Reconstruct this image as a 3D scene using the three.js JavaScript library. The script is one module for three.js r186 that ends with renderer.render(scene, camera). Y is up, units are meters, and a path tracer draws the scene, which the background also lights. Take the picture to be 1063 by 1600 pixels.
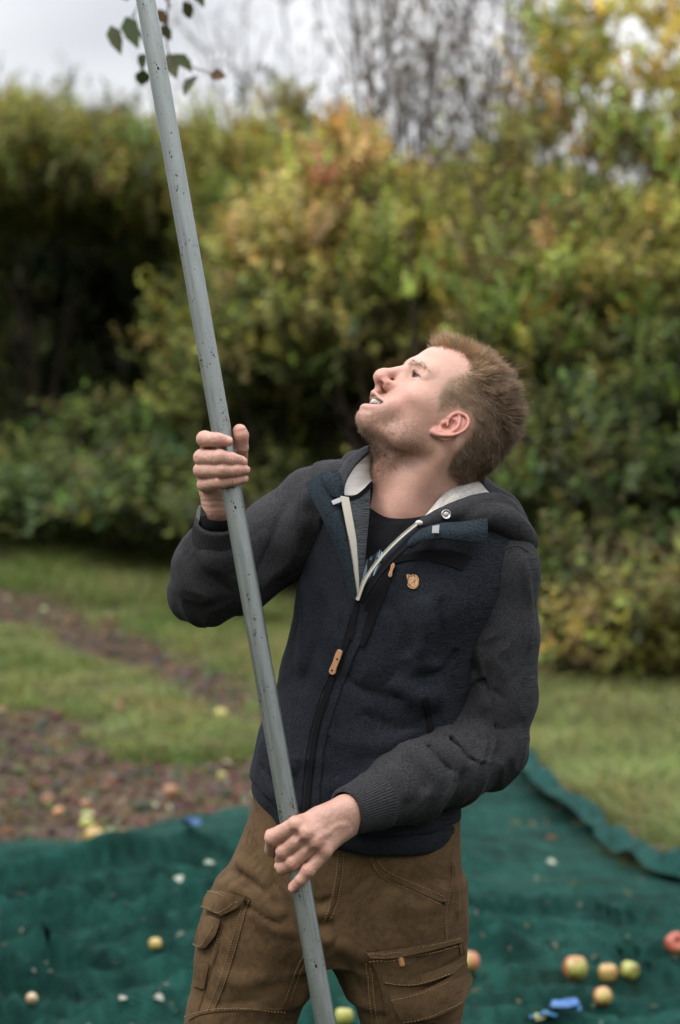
import * as THREE from 'three';
import { mergeGeometries } from 'three/addons/utils/BufferGeometryUtils.js';
import { ImprovedNoise } from 'three/addons/math/ImprovedNoise.js';

// ---------------------------------------------------------------- camera, sky, sun, exposure
const scene = new THREE.Scene();
const PW = 1063, PH = 1600, FOCAL = 3780, EYE = [0, 1.6, 3.44], TILT = Math.atan(150 / FOCAL);
const camera = new THREE.PerspectiveCamera(2 * Math.atan(PH / 2 / FOCAL) * 180 / Math.PI, 680 / 1024, 0.1, 400);
camera.position.set(...EYE);
camera.rotation.x = -TILT;
camera.focus = 3.38;
camera.userData.fStop = 4.2;
const VIEW = null;
if (VIEW) camera.setViewOffset(PW, PH, VIEW[0], VIEW[1], VIEW[2], VIEW[2] * PH / PW);
const renderer = new THREE.WebGLRenderer({ antialias: true });
renderer.toneMapping = THREE.LinearToneMapping;
renderer.toneMappingExposure = 1.3;
renderer.shadowMap.enabled = true;

const perlin = new ImprovedNoise();
const noise = (x, y, z) => perlin.noise(x + 31.7, y + 17.3, z + 57.1);
const fbm = (x, y, z, n = 4) => { let s = 0, a = 0.5; for (let i = 0; i < n; i++) { s += a * noise(x, y, z); x *= 2.03; y *= 2.01; z *= 2.02; a *= 0.5; } return s; };
const rng = (seed) => () => { seed = (seed + 0x6d2b79f5) | 0; let t = Math.imul(seed ^ (seed >>> 15), 1 | seed); t = (t + Math.imul(t ^ (t >>> 7), 61 | t)) ^ t; return ((t ^ (t >>> 14)) >>> 0) / 4294967296; };
const clamp = (x, a = 0, b = 1) => Math.min(b, Math.max(a, x)), lerp = (a, b, t) => a + (b - a) * t;
const sstep = (a, b, x) => { const t = clamp((x - a) / (b - a)); return t * t * (3 - 2 * t); };

// an overcast sky: brightest overhead, a third of that near the horizon, with soft cloud banks
{
  const W = 1024, H = 512, data = new Float32Array(W * H * 4);
  for (let r = 0; r < H; r++) for (let c = 0; c < W; c++) {
    const up = ((r + 0.5) / H - 0.5) * Math.PI, az = ((c + 0.5) / W - 0.5) * 2 * Math.PI;
    const x = Math.cos(az) * Math.cos(up), y = Math.sin(up), z = Math.sin(az) * Math.cos(up);
    const L = (y > 0 ? 0.315 + 0.685 * sstep(0.1, 0.95, y) : Math.max(0.1, 0.315 + y * 2)) * 2.5;
    const q = 1 / (Math.max(y, 0) + 0.35), k = fbm(x * q * 2.2, y * 3, z * q * 2.2, 5), cl = clamp(0.98 + 0.7 * k, 0.74, 1.15);
    const b = clamp(0.5 + k * 1.2), o = (r * W + c) * 4;
    data[o] = L * cl * lerp(0.93, 1.0, b); data[o + 1] = L * cl * lerp(0.965, 1.0, b); data[o + 2] = L * cl * lerp(1.03, 1.02, b); data[o + 3] = 1;
  }
  const t = new THREE.DataTexture(data, W, H, THREE.RGBAFormat, THREE.FloatType);
  t.mapping = THREE.EquirectangularReflectionMapping; t.magFilter = THREE.LinearFilter; t.needsUpdate = true;
  scene.background = t; scene.environment = t;
}
const sun = new THREE.DirectionalLight(new THREE.Color(1, 0.95, 0.88), 1.5);
sun.position.set(-4.2, 6.9, 2.4);
sun.castShadow = true; sun.shadow.radius = 36;
Object.assign(sun.shadow.camera, { left: -12, right: 12, top: 12, bottom: -12, near: 0.1, far: 60 });
scene.add(sun);

// ---------------------------------------------------------------- tools
const rayDir = (px, py) => {
  const dx = (px - PW / 2) / FOCAL, dy = -(py - PH / 2) / FOCAL, c = Math.cos(TILT), s = Math.sin(TILT);
  return [dx, dy * c - s, -dy * s - c];
};
const P = (px, py, z) => { const d = rayDir(px, py), t = (z - EYE[2]) / d[2]; return [EYE[0] + d[0] * t, EYE[1] + d[1] * t, z]; };
const V = {
  add: (a, b) => [a[0] + b[0], a[1] + b[1], a[2] + b[2]], sub: (a, b) => [a[0] - b[0], a[1] - b[1], a[2] - b[2]],
  mul: (a, s) => [a[0] * s, a[1] * s, a[2] * s], dot: (a, b) => a[0] * b[0] + a[1] * b[1] + a[2] * b[2],
  cross: (a, b) => [a[1] * b[2] - a[2] * b[1], a[2] * b[0] - a[0] * b[2], a[0] * b[1] - a[1] * b[0]],
  len: (a) => Math.hypot(a[0], a[1], a[2]), norm: (a) => { const l = Math.hypot(a[0], a[1], a[2]) || 1; return [a[0] / l, a[1] / l, a[2] / l]; },
  mix: (a, b, t) => [lerp(a[0], b[0], t), lerp(a[1], b[1], t), lerp(a[2], b[2], t)],
};
const smin = (a, b, k) => { const h = k - Math.abs(a - b); return h <= 0 ? Math.min(a, b) : Math.min(a, b) - h * h / (4 * k); };
const smax = (a, b, k) => -smin(-a, -b, k);
const sph = (x, y, z, cx, cy, cz, r) => Math.hypot(x - cx, y - cy, z - cz) - r;
const ell = (x, y, z, cx, cy, cz, rx, ry, rz) => {
  const a = (x - cx) / rx, b = (y - cy) / ry, c = (z - cz) / rz, k0 = Math.hypot(a, b, c), k1 = Math.hypot(a / rx, b / ry, c / rz);
  return k1 < 1e-9 ? -Math.min(rx, ry, rz) : k0 * (k0 - 1) / k1;
};
const cap = (x, y, z, ax, ay, az, bx, by, bz, ra, rb) => {
  const dx = bx - ax, dy = by - ay, dz = bz - az, px = x - ax, py = y - ay, pz = z - az;
  const h = clamp((px * dx + py * dy + pz * dz) / (dx * dx + dy * dy + dz * dz));
  return Math.hypot(px - dx * h, py - dy * h, pz - dz * h) - (ra + (rb - ra) * h);
};
const capV = (x, y, z, a, b, ra, rb) => cap(x, y, z, a[0], a[1], a[2], b[0], b[1], b[2], ra, rb);
// chain of tapered capsules; joints [x, y, z, r]
const chain = (js, k = 0) => (x, y, z) => {
  let d = 1e9;
  for (let i = 0; i + 1 < js.length; i++) {
    const a = js[i], b = js[i + 1], e = cap(x, y, z, a[0], a[1], a[2], b[0], b[1], b[2], a[3], b[3]);
    d = k ? smin(d, e, k) : Math.min(d, e);
  }
  return d;
};
// nearest point of a polyline: [distance, parameter 0..1]
function polyDist(pts, x, y, z) {
  let best = 1e9, par = 0; const n = pts.length - 1;
  for (let i = 0; i < n; i++) {
    const a = pts[i], b = pts[i + 1], dx = b[0] - a[0], dy = b[1] - a[1], dz = b[2] - a[2];
    const h = clamp(((x - a[0]) * dx + (y - a[1]) * dy + (z - a[2]) * dz) / (dx * dx + dy * dy + dz * dz + 1e-12));
    const d = Math.hypot(x - a[0] - dx * h, y - a[1] - dy * h, z - a[2] - dz * h);
    if (d < best) { best = d; par = (i + h) / n; }
  }
  return [best, par];
}
const inPoly = (poly, x, y) => { let c = false; for (let i = 0, j = poly.length - 1; i < poly.length; j = i++) { const [xi, yi] = poly[i], [xj, yj] = poly[j]; if ((yi > y) !== (yj > y) && x < (xj - xi) * (y - yi) / (yj - yi) + xi) c = !c; } return c; };
const polyEdge = (poly, x, y) => { let b = 1e9; for (let i = 0, j = poly.length - 1; i < poly.length; j = i++) { const [xi, yi] = poly[i], [xj, yj] = poly[j], dx = xj - xi, dy = yj - yi, h = clamp(((x - xi) * dx + (y - yi) * dy) / (dx * dx + dy * dy)); b = Math.min(b, Math.hypot(x - xi - dx * h, y - yi - dy * h)); } return b; };
const gradOf = (f, p, e = 0.0006) => V.norm([f(p[0] + e, p[1], p[2]) - f(p[0] - e, p[1], p[2]), f(p[0], p[1] + e, p[2]) - f(p[0], p[1] - e, p[2]), f(p[0], p[1], p[2] + e) - f(p[0], p[1], p[2] - e)]);
// where the line of sight through a photograph pixel meets a solid
function hit(f, px, py, lift = 0) {
  const d = V.norm(rayDir(px, py)); let t = 2.6;
  for (let i = 0; i < 220; i++) {
    const p = V.add(EYE, V.mul(d, t)), e = f(...p) - lift;
    if (e < 0.0002) return p;
    t += Math.max(e * 0.7, 0.0003);
    if (t > 4.6) break;
  }
  return null;
}
function hits(f, list, lift = 0) { const o = []; for (const q of list) { const h = hit(f, q[0], q[1], lift); if (h) o.push(h); } return o; }
// Catmull-Rom through points, n samples
function smooth(pts, n, closed = false) {
  const o = [], m = pts.length, at = (i) => closed ? pts[(i + m) % m] : pts[clamp(i, 0, m - 1)], seg = closed ? m : m - 1;
  for (let k = 0; k < (closed ? n : n + 1); k++) {
    const s = k / n * seg, i = Math.min(Math.floor(s), seg - 1), t = s - i, a = at(i - 1), b = at(i), c = at(i + 1), d = at(i + 2), q = [];
    for (let j = 0; j < b.length; j++) q.push(0.5 * (2 * b[j] + (c[j] - a[j]) * t + (2 * a[j] - 5 * b[j] + 4 * c[j] - d[j]) * t * t + (3 * b[j] - a[j] - 3 * c[j] + d[j]) * t * t * t));
    o.push(q);
  }
  return o;
}
// surface nets over a signed distance, block-culled
function solid(f, lo, hi, h, { color, uv, slack = 1.35, relax = true } = {}) {
  const nx = Math.ceil((hi[0] - lo[0]) / h) + 1, ny = Math.ceil((hi[1] - lo[1]) / h) + 1, nz = Math.ceil((hi[2] - lo[2]) / h) + 1, S = 6;
  const g = new Float32Array(nx * ny * nz), at = (i, j, k) => (k * ny + j) * nx + i;
  for (let k = 0; k < nz; k += S) for (let j = 0; j < ny; j += S) for (let i = 0; i < nx; i += S) {
    const i1 = Math.min(i + S, nx), j1 = Math.min(j + S, ny), k1 = Math.min(k + S, nz), m = S / 2 * h;
    const d = f(lo[0] + i * h + m, lo[1] + j * h + m, lo[2] + k * h + m), far = Math.abs(d) > m * 1.75 * slack + h;
    for (let c = k; c < k1; c++) for (let b = j; b < j1; b++) for (let a = i; a < i1; a++) g[at(a, b, c)] = far ? d : f(lo[0] + a * h, lo[1] + b * h, lo[2] + c * h);
  }
  const id = new Int32Array(nx * ny * nz).fill(-1), pos = [], idx = [];
  const C = [[0, 0, 0], [1, 0, 0], [0, 1, 0], [1, 1, 0], [0, 0, 1], [1, 0, 1], [0, 1, 1], [1, 1, 1]], E = [[0, 1], [2, 3], [4, 5], [6, 7], [0, 2], [1, 3], [4, 6], [5, 7], [0, 4], [1, 5], [2, 6], [3, 7]];
  const v = new Float64Array(8);
  for (let k = 0; k < nz - 1; k++) for (let j = 0; j < ny - 1; j++) for (let i = 0; i < nx - 1; i++) {
    let neg = 0;
    for (let c = 0; c < 8; c++) { v[c] = g[at(i + C[c][0], j + C[c][1], k + C[c][2])]; if (v[c] < 0) neg++; }
    if (!neg || neg === 8) continue;
    let x = 0, y = 0, z = 0, n = 0;
    for (const [a, b] of E) if ((v[a] < 0) !== (v[b] < 0)) {
      const t = v[a] / (v[a] - v[b]); n++;
      x += C[a][0] + (C[b][0] - C[a][0]) * t; y += C[a][1] + (C[b][1] - C[a][1]) * t; z += C[a][2] + (C[b][2] - C[a][2]) * t;
    }
    id[at(i, j, k)] = pos.length / 3;
    pos.push(lo[0] + (i + x / n) * h, lo[1] + (j + y / n) * h, lo[2] + (k + z / n) * h);
  }
  const quad = (a, b, c, d, flip) => { if (a < 0 || b < 0 || c < 0 || d < 0) return; flip ? idx.push(a, c, b, a, d, c) : idx.push(a, b, c, a, c, d); };
  for (let k = 1; k < nz - 1; k++) for (let j = 1; j < ny - 1; j++) for (let i = 1; i < nx - 1; i++) {
    const s = g[at(i, j, k)] < 0;
    if (s !== g[at(i + 1, j, k)] < 0) quad(id[at(i, j - 1, k - 1)], id[at(i, j, k - 1)], id[at(i, j, k)], id[at(i, j - 1, k)], !s);
    if (s !== g[at(i, j + 1, k)] < 0) quad(id[at(i - 1, j, k - 1)], id[at(i - 1, j, k)], id[at(i, j, k)], id[at(i, j, k - 1)], !s);
    if (s !== g[at(i, j, k + 1)] < 0) quad(id[at(i - 1, j - 1, k)], id[at(i, j - 1, k)], id[at(i, j, k)], id[at(i - 1, j, k)], !s);
  }
  const n = pos.length / 3, nor = new Float32Array(n * 3), P3 = new Float32Array(pos), col = color && new Float32Array(n * 3), U = new Float32Array(n * 2), e = h * 0.4;
  for (let q = 0; q < n; q++) {
    let x = P3[q * 3], y = P3[q * 3 + 1], z = P3[q * 3 + 2];
    let gx = f(x + e, y, z) - f(x - e, y, z), gy = f(x, y + e, z) - f(x, y - e, z), gz = f(x, y, z + e) - f(x, y, z - e), l = Math.hypot(gx, gy, gz) || 1;
    if (relax) { const st = clamp(f(x, y, z) / (l / (2 * e)), -h * 0.6, h * 0.6); x -= gx / l * st; y -= gy / l * st; z -= gz / l * st; P3[q * 3] = x; P3[q * 3 + 1] = y; P3[q * 3 + 2] = z; }
    nor[q * 3] = gx / l; nor[q * 3 + 1] = gy / l; nor[q * 3 + 2] = gz / l;
    if (col) { const c = color(x, y, z, gx / l, gy / l, gz / l); col[q * 3] = c[0]; col[q * 3 + 1] = c[1]; col[q * 3 + 2] = c[2]; }
    const w = uv ? uv(x, y, z) : [x + 0.6 * z, y]; U[q * 2] = w[0]; U[q * 2 + 1] = w[1];
  }
  const geo = new THREE.BufferGeometry();
  geo.setAttribute('position', new THREE.BufferAttribute(P3, 3)); geo.setAttribute('normal', new THREE.BufferAttribute(nor, 3));
  geo.setAttribute('uv', new THREE.BufferAttribute(U, 2));
  if (col) geo.setAttribute('color', new THREE.BufferAttribute(col, 3));
  geo.setIndex(idx);
  return geo;
}
// collects loose triangles into one geometry
class MB {
  constructor() { this.p = []; this.n = []; this.u = []; this.c = []; this.i = []; }
  vert(p, n, u = [0, 0], c = null) { this.p.push(...p); this.n.push(...n); this.u.push(...u); if (c) this.c.push(...c); return this.p.length / 3 - 1; }
  tri(a, b, c) { this.i.push(a, b, c); }
  geo() {
    const g = new THREE.BufferGeometry(), A = (a, k) => new THREE.BufferAttribute(new Float32Array(a), k);
    g.setAttribute('position', A(this.p, 3)); g.setAttribute('normal', A(this.n, 3)); g.setAttribute('uv', A(this.u, 2));
    if (this.c.length) g.setAttribute('color', A(this.c, 3));
    g.setIndex(this.i); return g;
  }
  // a tube along points with radii, optionally flattened across `flat` (unit vectors) by factor fl
  tube(pts, rad, sides = 6, { flats = null, fl = 1, caps = true, color = null, vScale = 1 } = {}) {
    const m = pts.length, R = (i) => typeof rad === 'number' ? rad : Array.isArray(rad) ? rad[i] : rad(i / (m - 1));
    let N = null, base = this.p.length / 3, run = 0;
    for (let i = 0; i < m; i++) {
      const T = V.norm(V.sub(pts[Math.min(i + 1, m - 1)], pts[Math.max(i - 1, 0)]));
      if (flats) N = V.norm(V.sub(flats[i], V.mul(T, V.dot(flats[i], T))));
      else { if (!N) N = Math.abs(T[1]) < 0.9 ? [0, 1, 0] : [1, 0, 0]; N = V.norm(V.sub(N, V.mul(T, V.dot(N, T)))); }
      const B = V.cross(T, N), r = R(i); if (i) run += V.len(V.sub(pts[i], pts[i - 1]));
      for (let s = 0; s < sides; s++) {
        const a = s / sides * 2 * Math.PI, cn = Math.cos(a) * fl, sn = Math.sin(a);
        const nn = V.norm(V.add(V.mul(N, Math.cos(a) / fl), V.mul(B, sn)));
        this.vert(V.add(pts[i], V.add(V.mul(N, cn * r), V.mul(B, sn * r))), nn, [s / sides, run * vScale], color && (typeof color === 'function' ? color(i / (m - 1)) : color));
      }
    }
    for (let i = 0; i + 1 < m; i++) for (let s = 0; s < sides; s++) {
      const a = base + i * sides + s, b = base + i * sides + (s + 1) % sides, c = a + sides, d = b + sides;
      this.tri(a, b, d); this.tri(a, d, c);
    }
    if (caps) for (const end of [0, m - 1]) for (let s = 1; s + 1 < sides; s++) { const o = base + end * sides; end ? this.tri(o, o + s, o + s + 1) : this.tri(o, o + s + 1, o + s); }
    return this;
  }
}
// a sheet of cloth with thickness: rows of control points (all the same length), smoothly interpolated
function sheet(rows, nu, nv, thick, { uvs = 1, wave = null, edge = 1 } = {}) {
  const fine = rows.map((r) => smooth(r, nu)), cols = [];
  for (let i = 0; i <= nu; i++) cols.push(smooth(fine.map((r) => r[i]), nv));
  const at = (i, j) => cols[clamp(i, 0, nu)][clamp(j, 0, nv)], nrm = [];
  for (let i = 0; i <= nu; i++) for (let j = 0; j <= nv; j++) nrm.push(V.norm(V.cross(V.sub(at(i + 1, j), at(i - 1, j)), V.sub(at(i, j + 1), at(i, j - 1)))));
  const b = new MB(), N = (i, j) => nrm[clamp(i, 0, nu) * (nv + 1) + clamp(j, 0, nv)], side = [];
  for (const s of [1, -1]) {
    const ids = [];
    for (let i = 0; i <= nu; i++) for (let j = 0; j <= nv; j++) {
      const n = N(i, j), ed = Math.min(i, j, nu - i, nv - j), th = thick * 0.5 * (edge && ed < 2 ? [0.45, 0.9][ed] : 1) + (wave ? wave(i / nu, j / nv) * s : 0);
      const u = [at(i, j)[0] * uvs + at(i, j)[2] * 0.6 * uvs, at(i, j)[1] * uvs];
      ids.push(b.vert(V.add(at(i, j), V.mul(n, th * s)), V.mul(n, s), u));
    }
    side.push(ids);
    for (let i = 0; i < nu; i++) for (let j = 0; j < nv; j++) {
      const a = ids[i * (nv + 1) + j], c = ids[(i + 1) * (nv + 1) + j], d = ids[(i + 1) * (nv + 1) + j + 1], e = ids[i * (nv + 1) + j + 1];
      s > 0 ? (b.tri(a, c, d), b.tri(a, d, e)) : (b.tri(a, d, c), b.tri(a, e, d));
    }
  }
  const rim = [];
  for (let i = 0; i <= nu; i++) rim.push([i, 0]); for (let j = 1; j <= nv; j++) rim.push([nu, j]);
  for (let i = nu - 1; i >= 0; i--) rim.push([i, nv]); for (let j = nv - 1; j > 0; j--) rim.push([0, j]);
  for (let q = 0; q < rim.length; q++) {
    const r = rim[q], t = rim[(q + 1) % rim.length], k = (w) => w[0] * (nv + 1) + w[1];
    const a = side[0][k(r)], c = side[0][k(t)], d = side[1][k(t)], e = side[1][k(r)];
    b.tri(a, d, c); b.tri(a, e, d);
  }
  return b.geo();
}
// a ribbon lying on a solid, traced through photograph pixels: width w, height t
function strapOn(f, path, n, w, t, { lift = 0, uvs = 1 } = {}) {
  const pts = hits(f, smooth(path, n), 0), nr = pts.map((p) => gradOf(f, p, 0.002)), b = new MB(), m = pts.length, prof = [[-1, -0.4], [-0.94, 0.75], [-0.7, 1], [0.7, 1], [0.94, 0.75], [1, -0.4]];
  let run = 0;
  for (let i = 0; i < m; i++) {
    const T = V.norm(V.sub(pts[Math.min(i + 1, m - 1)], pts[Math.max(0, i - 1)])), N = V.norm(V.sub(nr[i], V.mul(T, V.dot(nr[i], T)))), B = V.cross(T, N), ww = (typeof w === 'function' ? w(i / (m - 1)) : w) / 2;
    if (i) run += V.len(V.sub(pts[i], pts[i - 1]));
    for (const [a, h] of prof) b.vert(V.add(pts[i], V.add(V.mul(B, a * ww), V.mul(N, h * t + lift))), V.norm(V.add(V.mul(N, 1), V.mul(B, Math.abs(a) > 0.8 ? a * 0.8 : 0))), [a * ww * uvs, run * uvs]);
  }
  const K = prof.length;
  for (let i = 0; i + 1 < m; i++) for (let s = 0; s + 1 < K; s++) { const a = i * K + s, c = a + K; b.tri(a, a + 1, c + 1); b.tri(a, c + 1, c); }
  for (const e of [0, m - 1]) for (let s = 1; s + 1 < K; s++) e ? b.tri(e * K, e * K + s, e * K + s + 1) : b.tri(0, s + 1, s);
  return b.geo();
}
// small stitches lying along a pixel path on a solid
function stitchesOn(f, path, n, step, r, { lift = 0.0004, duty = 0.62 } = {}) {
  const pts = hits(f, smooth(path, n), 0), b = new MB(); let acc = 0, seg = [];
  const flush = () => { if (seg.length > 1) b.tube(seg, r, 4); seg = []; };
  for (let i = 0; i < pts.length; i++) {
    if (i) acc += V.len(V.sub(pts[i], pts[i - 1]));
    const ph = (acc / step) % 1, q = V.add(pts[i], V.mul(gradOf(f, pts[i], 0.002), lift));
    if (ph < duty) seg.push(q); else flush();
  }
  flush();
  return b.geo();
}
// ---- names and labels
const used = {};
const numbered = (n) => { const k = used[n] = (used[n] ?? -1) + 1; return k ? n + '_' + String(k).padStart(3, '0') : n; };
function tag(o, label, category, group, kind) { if (label) o.userData.label = label; if (category) o.userData.category = category; if (group) o.userData.group = group; if (kind) o.userData.kind = kind; return o; }
function wound(geo) { // corners in the order that agrees with the normals
  if (!geo.index || geo.userData.wound) return geo;
  const p = geo.attributes.position.array, n = geo.attributes.normal.array, ix = geo.index.array; let bad = 0;
  for (let i = 0; i < ix.length; i += 3) {
    const a = ix[i] * 3, b = ix[i + 1] * 3, c = ix[i + 2] * 3, ux = p[b] - p[a], uy = p[b + 1] - p[a + 1], uz = p[b + 2] - p[a + 2], vx = p[c] - p[a], vy = p[c + 1] - p[a + 1], vz = p[c + 2] - p[a + 2];
    const d = (uy * vz - uz * vy) * (n[a] + n[b] + n[c]) + (uz * vx - ux * vz) * (n[a + 1] + n[b + 1] + n[c + 1]) + (ux * vy - uy * vx) * (n[a + 2] + n[b + 2] + n[c + 2]);
    if (d < 0) { const t = ix[i + 1]; ix[i + 1] = ix[i + 2]; ix[i + 2] = t; bad++; }
  }
  geo.userData.wound = true; if (globalThis.DEVLOG) console.log('wound', bad, ix.length / 3);
  return geo;
}
function mesh(name, geo, mat, parent = scene) { wound(geo);
  const m = new THREE.Mesh(geo, mat); m.name = parent === scene ? numbered(name) : name; m.castShadow = m.receiveShadow = true; parent.add(m); return m;
}
function thing(name, label, category, pos = [0, 0, 0], turn = 0, group) {
  const o = new THREE.Group(); o.name = numbered(name); o.position.set(...pos); o.rotation.y = turn; scene.add(o); return tag(o, label, category, group);
}
const rgb = (r, g, b) => new THREE.Color().setRGB(r, g, b);
const std = (o) => new THREE.MeshPhysicalMaterial({ roughness: 0.9, ...o });
function canvasTex(w, h, draw, srgb = true) {
  const c = document.createElement('canvas'); c.width = w; c.height = h; draw(c.getContext('2d'), w, h);
  const t = new THREE.CanvasTexture(c); if (srgb) t.colorSpace = THREE.SRGBColorSpace; t.wrapS = t.wrapT = THREE.RepeatWrapping; return t;
}
function dataTex(n, f, srgb = false) {
  const d = new Uint8Array(n * n * 4);
  for (let y = 0; y < n; y++) for (let x = 0; x < n; x++) { const v = f(x / n, y / n, x, y), o = (y * n + x) * 4, a = Array.isArray(v) ? v : [v, v, v]; d[o] = clamp(a[0]) * 255; d[o + 1] = clamp(a[1]) * 255; d[o + 2] = clamp(a[2]) * 255; d[o + 3] = 255; }
  const t = new THREE.DataTexture(d, n, n, THREE.RGBAFormat); t.magFilter = THREE.LinearFilter; t.wrapS = t.wrapT = THREE.RepeatWrapping; if (srgb) t.colorSpace = THREE.SRGBColorSpace; t.needsUpdate = true; return t;
}
const retex = (t, s) => { const c = t.clone(); c.repeat.set(s, s); c.needsUpdate = true; return c; };
// noise that tiles over the unit square
const tileNoise = (u, v, k, s = 0) => { const a = u * 2 * Math.PI, b = v * 2 * Math.PI, r = k / (2 * Math.PI); return noise(Math.cos(a) * r + s, Math.sin(a) * r + Math.cos(b) * r * 1.01, Math.sin(b) * r - s); };

// ---------------------------------------------------------------- ground
const depthZ = (d) => EYE[2] - d;
function groundY(x, z) {
  const d = EYE[2] - z, k = sstep(1.2, -2.5, x) , far = Math.max(0, d - 10.5);
  let h = far * lerp(0.035, 0.082, k) - 0.0009 * far * far * (far > 20 ? 0 : 1);
  if (far > 20) h = 20 * lerp(0.035, 0.082, k) - 0.36;
  return h + 0.05 * fbm(x * 0.7, z * 0.7, 3.1, 3) * sstep(8, 12, d);
}
function onGround(px, py, lift = 0) { // where the line of sight meets the ground
  const r = rayDir(px, py); let t = 3;
  for (let i = 0; i < 4000; i++) { const x = EYE[0] + r[0] * t, y = EYE[1] + r[1] * t, z = EYE[2] + r[2] * t; if (y < groundY(x, z) + lift) return [x, y, z]; t += 0.01; }
  return [EYE[0] + r[0] * 30, 0, EYE[2] - 30];
}
const flatPoly = (list) => list.map(([a, b]) => { const q = onGround(a, b); return [q[0], q[2]]; });
const TRACK = flatPoly([[-120, 905], [60, 930], [200, 985], [330, 1035], [430, 1085], [470, 1180], [330, 1120], [230, 1066], [120, 1020], [0, 978], [-120, 950]]);
const SOIL = flatPoly([[-200, 1095], [80, 1108], [170, 1140], [215, 1185], [330, 1195], [440, 1180], [470, 1290], [300, 1300], [100, 1340], [-200, 1350]]);
const SOIL2 = flatPoly([[700, 1225], [840, 1216], [900, 1258], [980, 1300], [1120, 1340], [1120, 1400], [900, 1330], [700, 1280]]);
const NETPX = [[-260, 1345], [-60, 1328], [60, 1318], [130, 1326], [175, 1309], [290, 1286], [400, 1264], [520, 1262], [640, 1262], [735, 1243], [806, 1222], [838, 1250], [872, 1274], [932, 1303], [962, 1331], [1000, 1352], [1065, 1374], [1180, 1400], [1330, 1440]];
const NETPOLY = [...flatPoly(NETPX), [4, 2], [-4, 2]];
function soilness(x, z) {
  const w = 0.28 * fbm(x * 2.2, z * 2.2, 9, 3); let m = 0;
  for (const [p, s] of [[TRACK, 0.45], [SOIL, 0.35], [SOIL2, 0.25]]) { const e = polyEdge(p, x, z), q = (inPoly(p, x, z) ? e : -e) + w; m = Math.max(m, sstep(-s * 0.5, s * 0.5, q)); }
  return m;
}
{
  // one sheet: fine where the camera looks, wide steps out to the horizon
  const xs = [], zs = [];
  for (let i = -70; i <= 70; i++) xs.push(Math.sign(i) * (Math.abs(i) * 0.07 + Math.pow(Math.max(0, Math.abs(i) - 45), 2.35) * 0.06));
  for (let d = -60; d < 2; d += 4) zs.push(depthZ(d)); for (let d = 2; d < 5.5; d += 0.5) zs.push(depthZ(d)); for (let d = 5.5; d < 16; d += 0.055) zs.push(depthZ(d)); for (let d = 16, s = 0.1; d < 170; d += s, s *= 1.09) zs.push(depthZ(d));
  const p = [], c = [], u = [], idx = [], nx = xs.length;
  for (const z of zs) for (const x of xs) {
    const near = Math.abs(x) < 6 && EYE[2] - z < 26 && EYE[2] - z > 5, s = near ? soilness(x, z) : 0;
    const clod = near ? s * (0.035 * fbm(x * 5, z * 5, 1, 3) + 0.022 * Math.abs(fbm(x * 17, z * 17, 4, 3))) : 0;
    p.push(x, groundY(x, z) + clod - 0.012 * s, z); u.push(x * 0.9, z * 0.9);
    const n = fbm(x * 1.3, z * 1.3, 5, 4), n2 = fbm(x * 9, z * 9, 2, 3);
    const soil = [0.098, 0.068, 0.043].map((v) => v * (0.85 + 0.7 * n2 + 0.3 * n)), turf = [0.085, 0.088, 0.036].map((v, i) => v * (0.9 + 0.7 * n2 + [0.5, 0.2, 0.1][i] * n));
    c.push(...V.mix(turf, soil, s));
  }
  for (let j = 0; j + 1 < zs.length; j++) for (let i = 0; i + 1 < nx; i++) { const a = j * nx + i; idx.push(a, a + 1, a + nx + 1, a, a + nx + 1, a + nx); }
  const g = new THREE.BufferGeometry(); g.setAttribute('position', new THREE.Float32BufferAttribute(p, 3)); g.setAttribute('uv', new THREE.Float32BufferAttribute(u, 2)); g.setAttribute('color', new THREE.Float32BufferAttribute(c, 3)); g.setIndex(idx); g.computeVertexNormals();
  const grit = dataTex(512, (a, b) => 0.5 + 0.4 * tileNoise(a, b, 40) + 0.4 * tileNoise(a, b, 110, 4)), gt = dataTex(512, (a, b) => { const n = 0.8 + 0.5 * tileNoise(a, b, 30, 6) + 0.45 * tileNoise(a, b, 100, 2); return [n, n, n]; });
  mesh('ground', g, std({ vertexColors: true, map: gt, bumpMap: grit, bumpScale: 0.02, roughness: 1, specularIntensity: 0.3 })).userData.kind = 'structure';
}
// ---------------------------------------------------------------- grass
const LEAFY = (c, o = {}) => std({ color: rgb(...c), roughness: 0.75, transmission: 0.3, thickness: 0, specularIntensity: 0.35, ...o });
function bladeClump(seed, n, h, spread, lean) {
  const R = rng(seed), b = new MB();
  for (let i = 0; i < n; i++) {
    const a = R() * 6.283, r = Math.sqrt(R()) * spread, x = Math.cos(a) * r, z = Math.sin(a) * r, H = h * (0.5 + 0.7 * R()), w = 0.0022 + 0.0022 * R(), dir = R() * 6.283, L = lean * (0.3 + R()) * H, dx = Math.cos(dir), dz = Math.sin(dir);
    let prev = null;
    for (let s = 0; s <= 3; s++) {
      const t = s / 3, cx = x + dx * L * t * t, cy = H * t * (1 - 0.22 * lean * t), cz = z + dz * L * t * t, ww = w * (1 - t * 0.95), tx = 2 * L * t / H, N = V.norm([-dx, tx + 0.25, -dz]);
      const p = b.vert([cx - dz * ww, cy, cz + dx * ww], N), q = b.vert([cx + dz * ww, cy, cz - dx * ww], N);
      if (prev) { b.tri(prev[0], prev[1], q); b.tri(prev[0], q, p); } prev = [p, q];
    }
  }
  return b.geo();
}
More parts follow.
